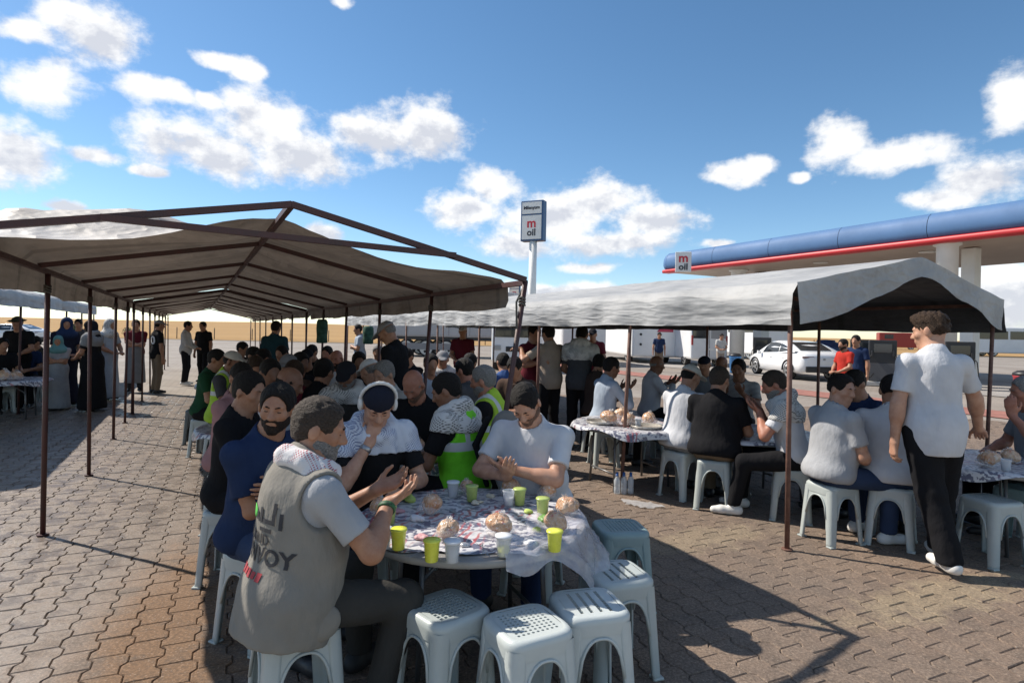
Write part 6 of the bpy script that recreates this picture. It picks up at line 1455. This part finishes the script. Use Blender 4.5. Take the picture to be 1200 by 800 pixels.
pc = PY(763, 400, 33); box_vehicle((pc.x, pc.y+4.5, 0), .04, (2.5, 9, 3.0), 'white coach end with dark red emblem behind the right tent', 'coach', 'coach', MW,
    [(1.15, -4.0, 1.9, .25, .8, 1.6, 'door', M_GLASS), (0, -4.49, 3.0, 2.2, .06, .5, 'rear_window', M_GLASS)], [(-1.05, -3, .5), (1.05, -3, .5)], coach_logo)
pc = PY(826, 402, 31); box_vehicle((pc.x, pc.y+2.6, 0), .10, (2.0, 5.2, 2.15), 'white panel van seen from behind left of the far column', 'panel_van', 'van', MW,
    [(-.5, -2.59, 1.75, .85, .05, .6, 'rear_window', M_GLASS), (.5, -2.59, 1.75, .85, .05, .6, 'rear_window', mat('van_glass_grey', (.3, .3, .31), .3)), (.93, -2.59, 1.35, .10, .06, .5, 'tail_light', mat('van_red', (.35, .02, .02), .3)), (-.93, -2.59, 1.35, .10, .06, .5, 'tail_light', MATS['van_red']), (0, -2.60, .9, .5, .03, .12, 'number_plate', M_WPAINT), (0, -2.6, 1.3, .02, .03, 1.6, 'door_seam', M_DARK)], [(-.85, -1.6, .34), (.85, -1.6, .34)])
pc = PY(668, 400, 30); box_vehicle((pc.x, pc.y+3, 0), .25, (2.4, 6, 2.6), 'white box lorry rear between the hugging men and the shawl wearer', 'box_lorry', 'lorry', MW,
    [(-.6, -3.0, 1.6, 1.1, .05, 2.2, 'rear_door', M_WPAINT), (.6, -3.0, 1.6, 1.1, .05, 2.2, 'rear_door', M_WPAINT), (0, -3.02, .35, 2.3, .06, .18, 'rear_bumper', M_DARK)], [(-1.0, -1.9, .45), (1.0, -1.9, .45)])
pc = PY(612, 400, 24); box_vehicle((pc.x, pc.y+2.6, 0), -.1, (2.0, 5.0, 2.1), 'white minibus front behind the leaning tent pole', 'minibus', 'minibus', MW,
    [(0, -2.5, 1.75, 1.7, .06, .75, 'windscreen', M_GLASS), (-.75, -2.5, .95, .3, .06, .2, 'headlight', M_ALU), (.75, -2.5, .95, .3, .06, .2, 'headlight', M_ALU), (0, -2.51, .9, .8, .05, .2, 'grille', M_DARK)], [(-.85, -1.6, .34), (.85, -1.6, .34)])
pc = PY(895, 398, 40); box_vehicle((pc.x, pc.y+5, 0), .3, (2.5, 9, 2.9), 'white coach partly hidden behind the far canopy column', 'coach', 'coach', MW,
    [(0, -4.5, 2.4, 2.2, .06, .8, 'rear_window', M_GLASS)]+[(-1.25, -3.2+1.7*k, 2.3, .05, 1.45, .8, 'side_window', M_GLASS) for k in range(5)], [(-1.05, -3, .5), (1.05, -3, .5)])
pc = PY(1178, 402, 62); box_vehicle((pc.x+3.2, pc.y+2, 0), 1.35, (2.5, 10, 2.75), 'white bus parked far behind the right tent corner', 'bus', 'bus', MW,
    [(-1.24, -4.0+1.6*k, 2.25, .06, 1.4, .85, 'side_window', M_GLASS) for k in range(6)]+[(0, 4.99, 2.2, 2.2, .06, 1.0, 'windscreen', M_GLASS), (0, -4.99, 2.2, 2.2, .06, .8, 'rear_window', M_GLASS)], [(-1.05, -3, .5), (-1.05, 3, .5), (1.05, -3, .5), (1.05, 3, .5)])
pc = PY(1052, 398, 95); box_vehicle((pc.x, pc.y, 0), 1.2, (2.4, 5.5, 2.3), 'dark red lorry seen between the pumps', 'lorry', 'lorry', mat('lorry_red', (.26, .03, .025), .4), [(-1.19, 1.4, 2.0, .05, 1.2, .7, 'side_window', M_GLASS)], [(-1.0, -1.6, .45), (-1.0, 1.6, .45)])
def tank():
    pc = PY(968, 402, 28); root = empty('fuel_tank', (pc.x, pc.y, 0), ANG*.4); tag(root, 'dark blue storage tank with white letters behind the car', 'tank')
    b = MB(); b.lathe([(.80, .25), (.88, .35), (.88, 1.15), (.80, 1.32), (.40, 1.42), (.38, 1.50), (.02, 1.52)], n=30); b.build('tank_body', mat('tank_blue', (.018, .045, .12), .45, var=.2, vscale=3), root)
    b = MB(); b.box((0, 0, .12), (1.7, 1.7, .24), 0, None, .03); b.build('base', MATS['plinth_concrete'], root)
    me = text_mesh('DP', .42, .01, .01, mat('text_white', (.6, .62, .66), .5))
    for v in me.vertices: a = v.co.x/.89; v.co = Vector((math.sin(a)*.892, -math.cos(a)*.892, v.co.y+.80))
    o = link('lettering', me, None, root); o.rotation_euler[2] = .35
tank()
def bin_(p, label, m):
    root = empty('litter_bin', (p[0], p[1], 0), 0, .85); tag(root, label, 'bin'); b = MB(); b.lathe([(.22, .0), (.25, .02), (.29, .8), (.31, .82), (.31, .86)], n=20); b.build('bin_body', m, root)
    b = MB(); b.lathe([(.32, .86), (.31, .93), (.2, 1.0), (.02, 1.02)], n=20); b.build('lid', M_DARK, root)
bin_(PY(1202, 430, 15.5), 'red bin at the right frame edge beyond the tent', mat('bin_red', (.35, .03, .04), .5))
bin_(PY(862, 412, 26), 'blue bin at the foot of the far column', mat('bin_blue', (.06, .22, .50), .5))
